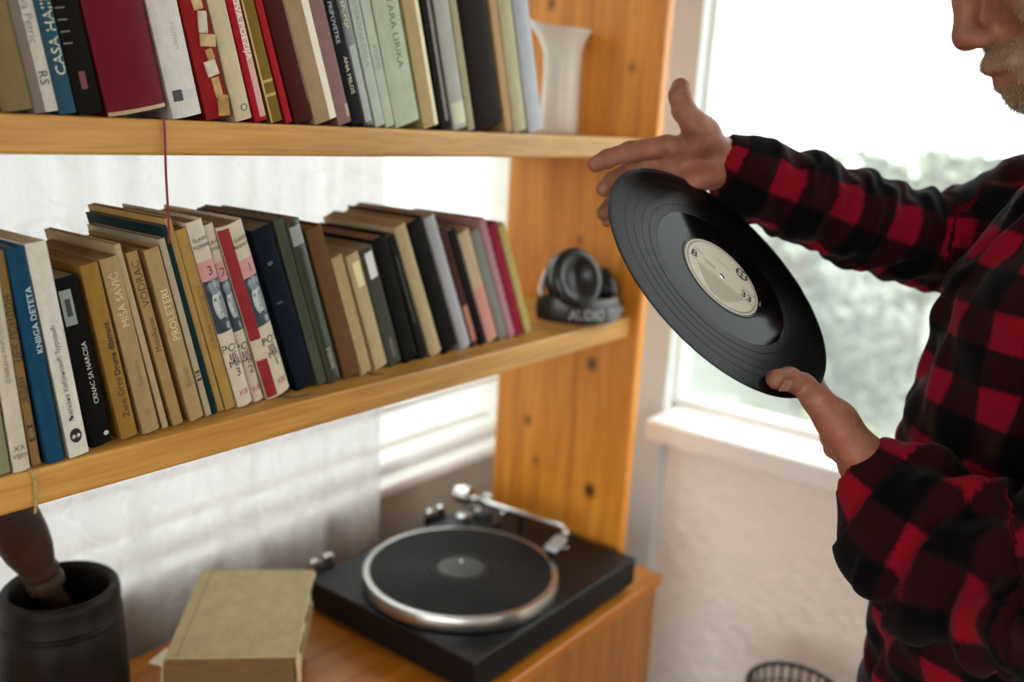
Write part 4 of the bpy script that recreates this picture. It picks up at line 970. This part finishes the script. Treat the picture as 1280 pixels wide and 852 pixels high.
class SDF:
    """smooth union of tapered capsules and ellipsoids, meshed with sparse surface nets"""
    def __init__(self): self.pr = []
    def chain(self, pts, k, kin=None, sub=False, scale=None):
        """capsules along points (x, y, z, r); scale = (frame 3x3, factors) squeezes the metric"""
        for i in range(len(pts) - 1):
            a, b = np.array(pts[i][:3], float), np.array(pts[i + 1][:3], float)
            self.pr.append(('c', a, b, pts[i][3], pts[i + 1][3], k if (i == 0 or kin is None) else kin, sub, scale))
        return self
    def ell(self, c, rad, frame, k, sub=False):
        self.pr.append(('e', np.array(c, float), np.array(rad, float), np.array(frame, float), None, k, sub, None))
        return self
    def ev(self, P, pr):
        if pr[0] == 'c':
            _, a, b, ra, rb, k, sub, sc = pr
            if sc is not None:
                F, s = sc
                o = (a + b) / 2
                Q = ((P - o) @ F.T) / s
                return d_cone(Q, (F @ (a - o)) / s, (F @ (b - o)) / s, ra, rb)
            return d_cone(P, a, b, ra, rb)
        _, c, rad, F = pr[:4]
        Q = (P - c) @ F.T
        k0 = np.linalg.norm(Q / rad, axis=-1); k1 = np.linalg.norm(Q / (rad * rad), axis=-1) + 1e-9
        return k0 * (k0 - 1.0) / k1
    def bound(self, pr):
        if pr[0] == 'c':
            m = 1.0 if pr[7] is None else float(np.max(pr[7][1]))
            return np.minimum(pr[1], pr[2]) - max(pr[3], pr[4]) * m, np.maximum(pr[1], pr[2]) + max(pr[3], pr[4]) * m
        e = float(np.max(pr[2]))
        return pr[1] - e, pr[1] + e
    def field(self, P, centers, reach):
        """P (nb, m, 3); primitives are only evaluated for blocks they can touch"""
        d = np.full(P.shape[:2], 1.0, np.float32)
        for pr in self.pr:
            lo, hi = self.bound(pr)
            pad = reach + pr[5] + .004
            sel = np.where(np.all((centers > lo - pad) & (centers < hi + pad), axis=1))[0]
            if len(sel) == 0: continue
            v = self.ev(P[sel], pr).astype(np.float32)
            d[sel] = -smin(-d[sel], v, pr[5]) if pr[6] else smin(d[sel], v, pr[5])
        return d
    def mesh(self, h, nb=8):
        los = np.array([self.bound(p)[0] for p in self.pr if not p[6]]); his = np.array([self.bound(p)[1] for p in self.pr if not p[6]])
        lo = los.min(0) - .03; hi = his.max(0) + .03
        bs = h * nb
        nblk = np.ceil((hi - lo) / bs).astype(int)
        gx = np.stack(np.meshgrid(*[np.arange(n) for n in nblk], indexing='ij'), -1).reshape(-1, 3)
        cen = lo + (gx + .5) * bs
        half = bs * math.sqrt(3) / 2
        keep = np.zeros(len(cen), bool)
        for i0 in range(0, len(cen), 60000):
            c = cen[i0:i0 + 60000]
            keep[i0:i0 + 60000] = np.abs(self.field(c[:, None, :], c, half)[:, 0]) < half * 1.45
        gx = gx[keep]; cen = cen[keep]
        loc = np.stack(np.meshgrid(*[np.arange(nb + 1)] * 3, indexing='ij'), -1).reshape(-1, 3)
        GD = (nblk * nb + 2).astype(np.int64)
        def cid(ijk): return (ijk[..., 0].astype(np.int64) * GD[1] + ijk[..., 1]) * GD[2] + ijk[..., 2]
        ids, pos, quads = [], [], []
        corner = np.array([(i, j, k) for i in (0, 1) for j in (0, 1) for k in (0, 1)])
        edges = [(a, b) for a in range(8) for b in range(a + 1, 8) if np.abs(corner[a] - corner[b]).sum() == 1]
        for i0 in range(0, len(gx), 1500):
            g = gx[i0:i0 + 1500]; c = cen[i0:i0 + 1500]
            nodes = g[:, None, :] * nb + loc[None]
            P = lo + nodes * h
            d = self.field(P, c, half).reshape(len(g), nb + 1, nb + 1, nb + 1)
            cv = np.stack([d[:, i:i + nb, j:j + nb, k:k + nb] for i, j, k in corner], -1)
            ins = cv < 0
            act = ins.any(-1) & ~ins.all(-1)
            bi = np.argwhere(act)
            v = cv[act]
            acc = np.zeros((len(v), 3)); cnt = np.zeros(len(v))
            for a, b in edges:
                m = (v[:, a] < 0) != (v[:, b] < 0)
                t = np.where(m, v[:, a] / np.where(m, v[:, a] - v[:, b], 1), 0)
                acc += np.where(m[:, None], corner[a] + t[:, None] * (corner[b] - corner[a]), 0); cnt += m
            cell = g[bi[:, 0]] * nb + bi[:, 1:]
            ids.append(cid(cell)); pos.append(lo + (cell + acc / cnt[:, None]) * h)
            for ax in range(3):
                o1, o2 = [q for q in range(3) if q != ax]
                s0 = [slice(0, nb)] * 3; s1 = [slice(0, nb)] * 3; s1[ax] = slice(1, nb + 1)
                A_ = d[(slice(None), *s0)] < 0; B_ = d[(slice(None), *s1)] < 0
                for flip in (False, True):
                    ed = np.argwhere(A_ & ~B_ if not flip else ~A_ & B_)
                    if len(ed) == 0: continue
                    nd = g[ed[:, 0]] * nb + ed[:, 1:]
                    e1 = np.zeros(3, int); e1[o1] = 1; e2 = np.zeros(3, int); e2[o2] = 1
                    q = np.stack([cid(nd - e1 - e2), cid(nd - e2), cid(nd), cid(nd - e1)], 1)
                    if (ax == 1) != flip: q = q[:, ::-1]
                    quads.append(q)
        ids = np.concatenate(ids); pos = np.concatenate(pos); quads = np.concatenate(quads)
        uid, first = np.unique(ids, return_index=True)
        idx = np.searchsorted(uid, quads)
        idx = np.clip(idx, 0, len(uid) - 1)
        ok = (uid[idx] == quads).all(1)
        return pos[first], idx[ok]
def np_mesh(name, V, Q):
    me = bpy.data.meshes.new(name)
    me.from_pydata(V.tolist(), [], Q.tolist())
    me.polygons.foreach_set('use_smooth', [True] * len(me.polygons))
    me.update()
    return me
def normals(V, Q):
    n = np.cross(V[Q[:, 2]] - V[Q[:, 0]], V[Q[:, 3]] - V[Q[:, 1]])
    vn = np.zeros_like(V)
    for k in range(4): np.add.at(vn, Q[:, k], n)
    return vn / (np.linalg.norm(vn, axis=1, keepdims=True) + 1e-12)
def relax_mesh(V, Q, it=2, lam=.5):
    for _ in range(it):
        acc = np.zeros_like(V); cnt = np.zeros(len(V))
        for k in range(4):
            a, b = Q[:, k], Q[:, (k + 1) % 4]
            np.add.at(acc, a, V[b]); np.add.at(acc, b, V[a]); np.add.at(cnt, a, 1); np.add.at(cnt, b, 1)
        V = V + lam * (acc / np.maximum(cnt, 1)[:, None] - V)
    return V

PO = np.array(BODY['O']); PG = np.array(BODY['g']); PR_ = np.array(BODY['r']); PZ = np.array([0, 0, 1.0])
def B3(f, r, z): return PO + PG * f + PR_ * r + PZ * z
FR = np.stack([PG, PR_, PZ])
person = tag(empty('person', tuple(PO)), 'man in red and black checked flannel shirt holding up a record', 'person')
PInv = Matrix.Translation(person.location).inverted()

# head frame: looks forward and a little down, towards the record
pitch = R(31)
HF = PG * math.cos(pitch) - PZ * math.sin(pitch)
HU = PG * math.sin(pitch) + PZ * math.cos(pitch)
HR = PR_
HFR = np.stack([HF, HR, HU])
NOSE = np.array(BODY['nose'])
HS = 1.09
HC = NOSE - (HF * .118 - HU * .022) * HS
def H(f, r, u): return HC + (HF * f + HR * r + HU * u) * HS

body = SDF()
# torso, neck
for pts in ([(*B3(.0, 0, .92), .095), (*B3(.0, 0, 1.15), .095), (*B3(-.01, 0, 1.36), .090), (*B3(-.025, 0, 1.47), .075)],):
    body.chain(pts, .04, scale=(FR, np.array([1, 1.42, 1.0])))
body.chain([(*B3(-.035, 0, 1.47), .058), (*(H(-.035, 0, -.09)), .052)], .04)
# head
body.ell(H(-.012, 0, .045), (.098, .077, .095), HFR, .03)
body.ell(H(.030, 0, -.035), (.070, .064, .080), HFR, .03)
body.chain([(*H(.066, -.022, -.094), .020), (*H(.066, .022, -.094), .020)], .03)        # chin
for s in (-1, 1):
    body.chain([(*H(.055, s * .020, -.095), .018), (*H(-.005, s * .060, -.062), .016)], .025)   # jaw
    body.ell(H(.062, s * .044, -.012), (.028, .024, .026), HFR, .02)                    # cheek
    body.chain([(*H(.088, s * .010, .036), .010), (*H(.072, s * .048, .036), .010)], .014)      # brow
    body.ell(H(.080, s * .032, .016), (.012, .016, .011), HFR, .006, sub=True)          # eye socket
    body.ell(H(.071, s * .032, .016), (.0125, .0125, .0125), HFR, .003)                 # eyeball with lid
    body.chain([(*H(.082, s * .022, .021), .0035), (*H(.083, s * .033, .024), .0035), (*H(.076, s * .045, .019), .0035)], .004)
    body.ell(H(-.012, s * .079, .0), (.020, .008, .032), HFR, .008)                     # ear
    body.ell(H(-.008, s * .085, .004), (.010, .005, .018), HFR, .004, sub=True)
    body.ell(H(.099, s * .0125, -.030), (.0115, .0080, .0085), HFR, .007)               # nostril wing
    body.ell(H(.1015, s * .0065, -.0385), (.0060, .0032, .0050), HFR, .003, sub=True)
body.chain([(*H(.086, 0, .030), .0085), (*H(.097, 0, .008), .0092), (*H(.108, 0, -.018), .0105)], .012)  # nose bridge
body.ell(H(.1075, 0, -.0245), (.0122, .0122, .0112), HFR, .008)                         # nose tip
body.chain([(*H(.090, -.018, -.058), .0075), (*H(.0965, 0, -.0555), .0085), (*H(.090, .018, -.058), .0075)], .010)   # upper lip
body.chain([(*H(.086, -.016, -.0735), .0070), (*H(.0915, 0, -.0745), .0085), (*H(.086, .016, -.0735), .0070)], .010)  # lower lip
body.chain([(*H(.0985, -.014, -.0655), .0016), (*H(.1035, 0, -.0650), .0018), (*H(.0985, .014, -.0655), .0016)], .003, sub=True)
# arms
for q in ('r_upper', 'r_forearm', 'l_upper', 'l_forearm'):
    body.chain(BODY[q], .02)
# hands
for sd in ('r', 'l'):
    for c in BODY[sd + '_palm']: body.chain(c, .010)
    body.chain(BODY[sd + '_thenar'], .012)
    if sd == 'r': body.chain(BODY['r_hypo'], .012)
    for fg in ('index', 'middle', 'ring', 'pinky', 'thumb'):
        c = BODY[sd + '_' + fg]
        body.chain(c, .0045, .003)
        for (x, y, z, r) in c[1:-1]:
            body.ell((x, y, z), (r * 1.05,) * 3, np.eye(3), .003)                       # knuckles
# thumb nail bed and palm creases are carved in
_t = BODY['l_thumb']
V, Q = body.mesh(.0017)
VN = normals(V, Q)
# fine skin relief: knuckle and palm creases on the hands
def crease(V, a, b, w, depth):
    a, b = np.array(a), np.array(b); ab = b - a
    t = np.clip(((V - a) @ ab) / (ab @ ab), 0, 1)
    dd = np.linalg.norm(V - a - t[:, None] * ab, axis=1)
    return -depth * np.exp(-(dd / w) ** 2)
disp = np.zeros(len(V))
_cam = np.array(cam.location)
def toward(p, m): p = np.array(p[:3]); d = _cam - p; return p + d / np.linalg.norm(d) * m
rt, ri, rp = BODY['r_thenar'], BODY['r_index'], BODY['r_palm']
c0 = toward(rp[0][1], .012); c1 = toward((np.array(rp[1][0][:3]) * .45 + np.array(rp[1][1][:3]) * .55), .012); c2 = toward((np.array(rp[2][0][:3]) * .75 + np.array(rp[2][1][:3]) * .25), .014)
disp += crease(V, c0, c1, .0030, .0040) + crease(V, c1, c2, .0030, .0032)
disp += crease(V, toward(rp[0][1], .013) + np.array([0, 0, -.006]), toward(rp[3][1], .013), .0026, .0026)
for nm in ('r_index', 'r_middle', 'r_ring', 'r_thumb', 'l_thumb'):
    c = BODY[nm]
    for j in (1, 2):
        p = np.array(c[j][:3]); ax_ = np.array(c[j + 1][:3]) - np.array(c[j - 1][:3]); ax_ /= np.linalg.norm(ax_)
        al = (V - p) @ ax_; rr2 = np.linalg.norm(V - p - al[:, None] * ax_, axis=1)
        for o_ in (-.0022, .0018):
            disp += -.0006 * np.exp(-((al - o_) / .0011) ** 2) * (rr2 < c[j][3] * 1.25)
V = V + VN * disp[:, None]
V = relax_mesh(V, Q, 1, .4)
ks = NT('weathered_skin')
n1 = ks.noise(ks.coords(), 55, 5, .6); n2 = ks.noise(ks.coords(), 420, 3); n3 = ks.noise(ks.coords(), 14, 3)
c_ = ks.ramp(n1, [(.3, '#7c4d3c'), (.55, '#96624d'), (.75, '#a8765e')])
c_ = ks.mix(ks.ramp(n3, [(.45, 0.0), (.7, .45)]), c_, '#9c5444')
ks.base(c_)
ks.rough(.6)
ks.b.inputs['Subsurface Weight'].default_value = .12
ks.b.inputs['Subsurface Radius'].default_value = (.010, .004, .002)
ks.b.inputs['Subsurface Scale'].default_value = 1.0
ks.bump(n2, .22, .0007)
BV, BNrm = V, normals(V, Q)
_l = ((V - HC) @ HFR.T) / HS
_f, _r, _u = _l[:, 0], np.abs(_l[:, 1]), _l[:, 2]
def sstep(x, a, b): t = np.clip((x - a) / (b - a), 0, 1); return t * t * (3 - 2 * t)
inhead = (np.linalg.norm(_l, axis=1) < .16) & (_u > -.125)
lower = sstep(-_u, .030 , .050)                       # below the nose base
side = sstep(-_u - .0 + .9 * (_r - .045), .0, .03) * sstep(_r, .04, .06) * sstep(_f, -.03, -.005)
BW = np.where(inhead, np.clip(lower * sstep(_f, -.02, .005) + side, 0, 1), 0)
lips = np.exp(-((_u + .0655) / .009) ** 2) * (_r < .021) * (_f > .075)
BW = BW * (1 - np.clip(lips * 1.3, 0, 1))
me_b = np_mesh('body', V - PO, Q)
ab_ = me_b.attributes.new('stubble', 'FLOAT', 'POINT'); ab_.data.foreach_set('value', BW.astype(np.float32))
abn = ks.n('ShaderNodeAttribute', attribute_name='stubble')
hairs = ks.noise(ks.coords((1, 1, .5)), 800, 2)
c_ = ks.mix(ks.math('MULTIPLY', abn.outputs['Fac'], ks.ramp(hairs, [(.35, .25), (.65, .75)])), c_, '#8a785c')
ks.base(c_)
bo = link('body', me_b, ks.m, person)

# thumb nails
def nail(c, up, wid, ln):
    tip, pre = Vector(c[-1][:3]), Vector(c[-2][:3])
    t = (tip - pre).normalized(); u = Vector(up); u = (u - t * u.dot(t)).normalized(); s = t.cross(u)
    r = c[-1][3]
    mb = MB(); bm = mb.bm; rows = []
    for i in range(7):
        a = -1 + 2 * i / 6
        row = []
        for j in range(6):
            b = j / 5
            edge = 1 - .18 * abs(a) ** 3 * (1 if j in (0, 5) else .4)
            p = tip + t * (-ln * .62 + ln * b * edge) + s * (wid * a * .5) + u * (r * (1.21 - .16 * a * a - .10 * max(0, b - .55)))
            row.append(bm.verts.new(p - person.location))
        rows.append(row)
    for i in range(6):
        for j in range(5): bm.faces.new((rows[i][j], rows[i][j + 1], rows[i + 1][j + 1], rows[i + 1][j]))
    bmesh.ops.solidify(bm, geom=bm.faces, thickness=.0006)
    return mb.build('thumb_nail', plain('#d3a596', .25, var=.05), bo, True)
lt = BODY['l_thumb']
_cd = (_cam - np.array(lt[-1][:3])) / np.linalg.norm(_cam - np.array(lt[-1][:3]))
nail(lt, tuple(_cd * .9 - np.array([.151, .186, .971]) * .35), .0130, .0150)

# ------------------------------------------------------------------ shirt
sh = SDF()
TS = (FR, np.array([1.0, 1.48, 1.0]))
sh.chain([(*B3(.000, 0, .90), .116), (*B3(.003, 0, 1.08), .116), (*B3(.000, 0, 1.28), .113), (*B3(-.008, 0, 1.42), .106), (*B3(-.022, 0, 1.475), .085)], .05, .03, scale=TS)
sh.chain([(*B3(-.05, -.12, 1.50), .055), (*B3(-.035, 0, 1.525), .062), (*B3(-.05, .12, 1.50), .055)], .05)
# collar
cn = np.array(B3(-.030, 0, 1.555))
for i in range(14):
    a0, a1 = R(40 + i * 20), R(40 + (i + 1) * 20)
    p = [cn + PG * .072 * math.cos(a) + PR_ * .074 * math.sin(a) + PZ * (.012 - .022 * math.cos(a)) for a in (a0, a1)]
    sh.chain([(*p[0], .014), (*p[1], .014)], .012)
sh.chain(BODY['r_sleeve'], .035, .02)
sh.chain(BODY['l_sleeve'], .035, .02)
sh.chain(BODY['l_drape'], .05, .02)
# button placket down the front and chest pocket
sh.chain([(*B3(.094, .008, 1.45), .008), (*B3(.108, .008, 1.28), .008), (*B3(.113, .008, 1.05), .008), (*B3(.110, .008, .92), .008)], .010)
# openings: neck, cuffs, hem
sh.chain([(*B3(-.035, 0, 1.45), .056), (*B3(-.025, 0, 1.70), .062)], .006, sub=True)
def cuff_hole(sl, r0, r1):
    a, b = np.array(sl[0][:3]), np.array(sl[1][:3])
    ax_ = (a - b) / np.linalg.norm(a - b)
    # flat cut in front of the cuff, then a hollow
    sh.chain([(*(a + ax_ * (r0 + .052)), .062), (*(a + ax_ * (r0 + .10)), .08)], .003, sub=True)
    sh.chain([(*(a + ax_ * .05), r1), (*(a - ax_ * .03), r1 * .92)], .003, sub=True)
cuff_hole(BODY['r_sleeve'], .020, .0305)
cuff_hole(BODY['l_sleeve'], .022, .0355)
V, Q = sh.mesh(.0038)
VN = normals(V, Q)
# cloth coordinates: along and around each sleeve, up and around the trunk
def limb_coords(V, pts):
    best = np.full(len(V), 9.0); u = np.zeros(len(V)); w = np.zeros(len(V)); acc = 0.0
    ref = np.array([.2, .1, 1.0])
    for i in range(len(pts) - 1):
        a, b = np.array(pts[i][:3]), np.array(pts[i + 1][:3]); ab = b - a; ln = np.linalg.norm(ab); t = ab / ln
        s = np.clip((V - a) @ t, 0, ln)
        dv = V - a - s[:, None] * t
        d = np.linalg.norm(dv, axis=1) - (pts[i][3] + (pts[i + 1][3] - pts[i][3]) * s / ln)
        n = ref - t * (ref @ t); n /= np.linalg.norm(n); bn = np.cross(t, n)
        ang = np.arctan2(dv @ bn, dv @ n)
        m = d < best
        best[m] = d[m]; u[m] = acc + s[m]; w[m] = ang[m] * .052
        acc += ln
    return best, u, w
dr, ur, wr_ = limb_coords(V, BODY['r_sleeve'])
dl, ul, wl_ = limb_coords(V, BODY['l_sleeve'])
dd_, ud, wd = limb_coords(V, BODY['l_drape'])
rel = V - PO
fz, rz_, zz = rel @ PG, rel @ PR_, rel[:, 2]
tor_r = np.sqrt(fz ** 2 + (rz_ / 1.48) ** 2) - .114
dt = np.maximum(tor_r, zz - 1.56)
w_t = np.arctan2(rz_ / 1.48, fz) * .155
left = np.minimum(dl, dd_ - .002)
part = np.argmin(np.stack([dt, dr, left]), 0)
u = np.choose(part, [zz, ur + .03, ul + .015]); w = np.choose(part, [w_t + .02, wr_ + .028, wl_ + .01])
# wrinkles pushed along the normals
def wr(a, b, s): return np.sin(a + s * np.sin(b))
k_r = np.exp(-((ur - .24) / .12) ** 2) + .55 * np.exp(-((ur - .06) / .06) ** 2) + .35
w_rs = .0030 * k_r * wr(ur * 120 + wr_ * 60, wr_ * 55 + ur * 20, 1.3) + .0014 * wr(ur * 230 - wr_ * 90, ur * 40, 1.0)
k_l = np.exp(-((ul - .12) / .12) ** 2) + .5
w_ls = .0062 * k_l * wr(ul * 95 + wl_ * 38, wl_ * 40 - ul * 18, 1.4) + .0026 * wr(ul * 190 - wl_ * 60, ul * 35, 1.0)
w_to = .0045 * wr(zz * 34 + w_t * 52, w_t * 30 + zz * 12, 1.6) + .0022 * wr(zz * 85 - w_t * 70, zz * 30, 1.0)
near_cuff = np.minimum(np.clip((ur - .0) / .03, 0, 1), np.clip((ul - .0) / .03, 0, 1))
disp = np.choose(part, [w_to, w_rs * np.clip(ur / .02, .2, 1), w_ls * np.clip(ul / .02, .2, 1)])
V = V + VN * disp[:, None]
V = relax_mesh(V, Q, 1, .4)
me = np_mesh('shirt', V - PO, Q)
at_ = me.attributes.new('cloth', 'FLOAT_VECTOR', 'POINT')
at_.data.foreach_set('vector', np.stack([u, w, np.zeros_like(u)], 1).astype(np.float32).ravel())
kp = NT('buffalo_check_flannel')
an = kp.n('ShaderNodeAttribute', attribute_name='cloth')
sp = kp.n('ShaderNodeSeparateXYZ'); kp.l(an.outputs['Vector'], sp.inputs[0])
fz_ = kp.noise(kp.coords(), 240, 3)
fuzz = kp.math('MULTIPLY', kp.math('SUBTRACT', fz_, .5), .006)
def band_(o, PERIOD):
    f_ = kp.math('FRACT', kp.math('DIVIDE', kp.math('ADD', kp.math('ADD', o, fuzz), 10 * PERIOD), PERIOD))
    return kp.ramp(f_, [(.0, 0.0), (.05, 1.0), (.47, 1.0), (.53, 0.0)])
bu, bw = band_(sp.outputs[0], .074), band_(sp.outputs[1], .088)
tw = kp.math('SINE', kp.math('MULTIPLY', kp.math('ADD', sp.outputs[0], sp.outputs[1]), 5200.0))
cl = kp.mix(bw, kp.mix(bu, '#070609', '#260a0e'), kp.mix(bu, '#260a0e', '#800c1f'))
fzz = kp.noise(kp.coords(), 900, 2)
cl = kp.mix(.25, cl, kp.mix(1.0, cl, kp.ramp(fzz, [(.3, .45), (.7, 1.0)]), 'MULTIPLY'))
kp.base(cl)
kp.rough(.9)
kp.b.inputs['Specular IOR Level'].default_value = .06
kp.b.inputs['Sheen Weight'].default_value = .03
kp.b.inputs['Sheen Roughness'].default_value = .5
kp.bump(fzz, .3, .0012)
shirt = link('shirt', me, kp.m, person)
for i in range(6):
    z = 1.40 - i * .085
    f_ = float(np.interp(z, [.92, 1.05, 1.28, 1.45], [.118, .121, .116, .102]))
    MB().lathe([(0, 0), (.0045, .0002), (.0055, .001), (.005, .002), (0, .0018)], 14, Matrix.Translation(Vector(B3(f_, .008, z)) - person.location) @ Vector(PG).to_track_quat('Z', 'Y').to_matrix().to_4x4(), cap0=False, cap1=False).build('button', plain('#1a1416', .3), shirt, True, 50)

# ------------------------------------------------------------------ beard, hair, trousers, shoes
sv = ((BV - HC) @ HFR.T) / HS
bm_ = np.nonzero(BW > .25)[0]
rs = np.random.RandomState(7)
bm_ = rs.choice(bm_, min(9000, len(bm_)), replace=False)
P_ = BV[bm_]; N_ = BNrm[bm_]
dn = N_ * .55 - HU * .75 + HF * .12 + rs.normal(0, .28, N_.shape)
dn /= np.linalg.norm(dn, axis=1, keepdims=True)
ln_ = (.0035 + .005 * rs.rand(len(P_)))[:, None] * (.5 + .7 * BW[bm_])[:, None]
sd_ = np.cross(dn, rs.normal(0, 1, N_.shape)); sd_ /= np.linalg.norm(sd_, axis=1, keepdims=True); s2 = np.cross(dn, sd_)
wd_ = .00022
bv = np.stack([P_ + sd_ * wd_, P_ - sd_ * wd_ * .5 + s2 * wd_, P_ - sd_ * wd_ * .5 - s2 * wd_, P_ + dn * ln_], 1).reshape(-1, 3) - PO
ix = np.arange(len(P_))[:, None] * 4
bf = np.concatenate([ix + [0, 1, 3], ix + [1, 2, 3], ix + [2, 0, 3]])
me = bpy.data.meshes.new('beard'); me.from_pydata(bv.tolist(), [], bf.tolist())
kb = NT('greying_stubble')
nb1 = kb.noise(kb.coords(), 700, 2)
kb.base(kb.ramp(nb1, [(.35, '#5a4630'), (.5, '#9c8a6a'), (.65, '#cfc5ab')])); kb.rough(.6)
link('beard', me, kb.m, person)
hr = SDF()
hr.ell(H(-.020, 0, .058), (.100, .083, .098), HFR, .01)
hr.ell(H(-.055, 0, -.005), (.062, .074, .070), HFR, .03)
hr.ell(H(.075, 0, .0), (.060, .11, .095), HFR, .012, sub=True)
V, Q = hr.mesh(.003)
VN = normals(V, Q)
V = V + VN * (.003 * np.sin(V @ np.array([500, 200, 120.])))[:, None]
kh = NT('brown_grey_hair'); nh = kh.noise(kh.coords((1, 1, .2)), 300, 4); kh.base(kh.ramp(nh, [(.3, '#2f241b'), (.7, '#7b6a55')])); kh.rough(.6); kh.bump(nh, .6, .003)
link('hair', np_mesh('hair', V - PO, Q), kh.m, person)
tr = SDF()
tr.chain([(*B3(0, -.03, .93), .102), (*B3(0, .03, .93), .102)], .03, scale=(FR, np.array([1.0, 1.35, 1.0])))
for s in (-1, 1):
    tr.chain([(*B3(0, s * .09, .90), .095), (*B3(.015, s * .10, .52), .072), (*B3(-.005, s * .105, .09), .058)], .04, .02)
V, Q = tr.mesh(.006)
V = V + normals(V, Q) * (.003 * np.sin(V[:, 2] * 60 + 2 * np.sin(V[:, 0] * 40)))[:, None]
link('trousers', np_mesh('trousers', V - PO, Q), plain('#1c222c', .85, var=.25, scale=150), person)
for s in (-1, 1):
    so = SDF()
    so.chain([(*B3(-.05, s * .105, .045), .040), (*B3(.06, s * .11, .040), .038), (*B3(.16, s * .115, .032), .030)], .02, scale=(FR, np.array([1, 1.15, 1.0])))
    so.chain([(*B3(-.02, s * .105, .05), .045), (*B3(-.015, s * .105, .11), .045)], .03)
    V, Q = so.mesh(.006)
    V[:, 2] = np.maximum(V[:, 2], .0008)
    link('shoe', np_mesh('shoe', V - PO, Q), plain('#2a211b', .5, var=.2), person)
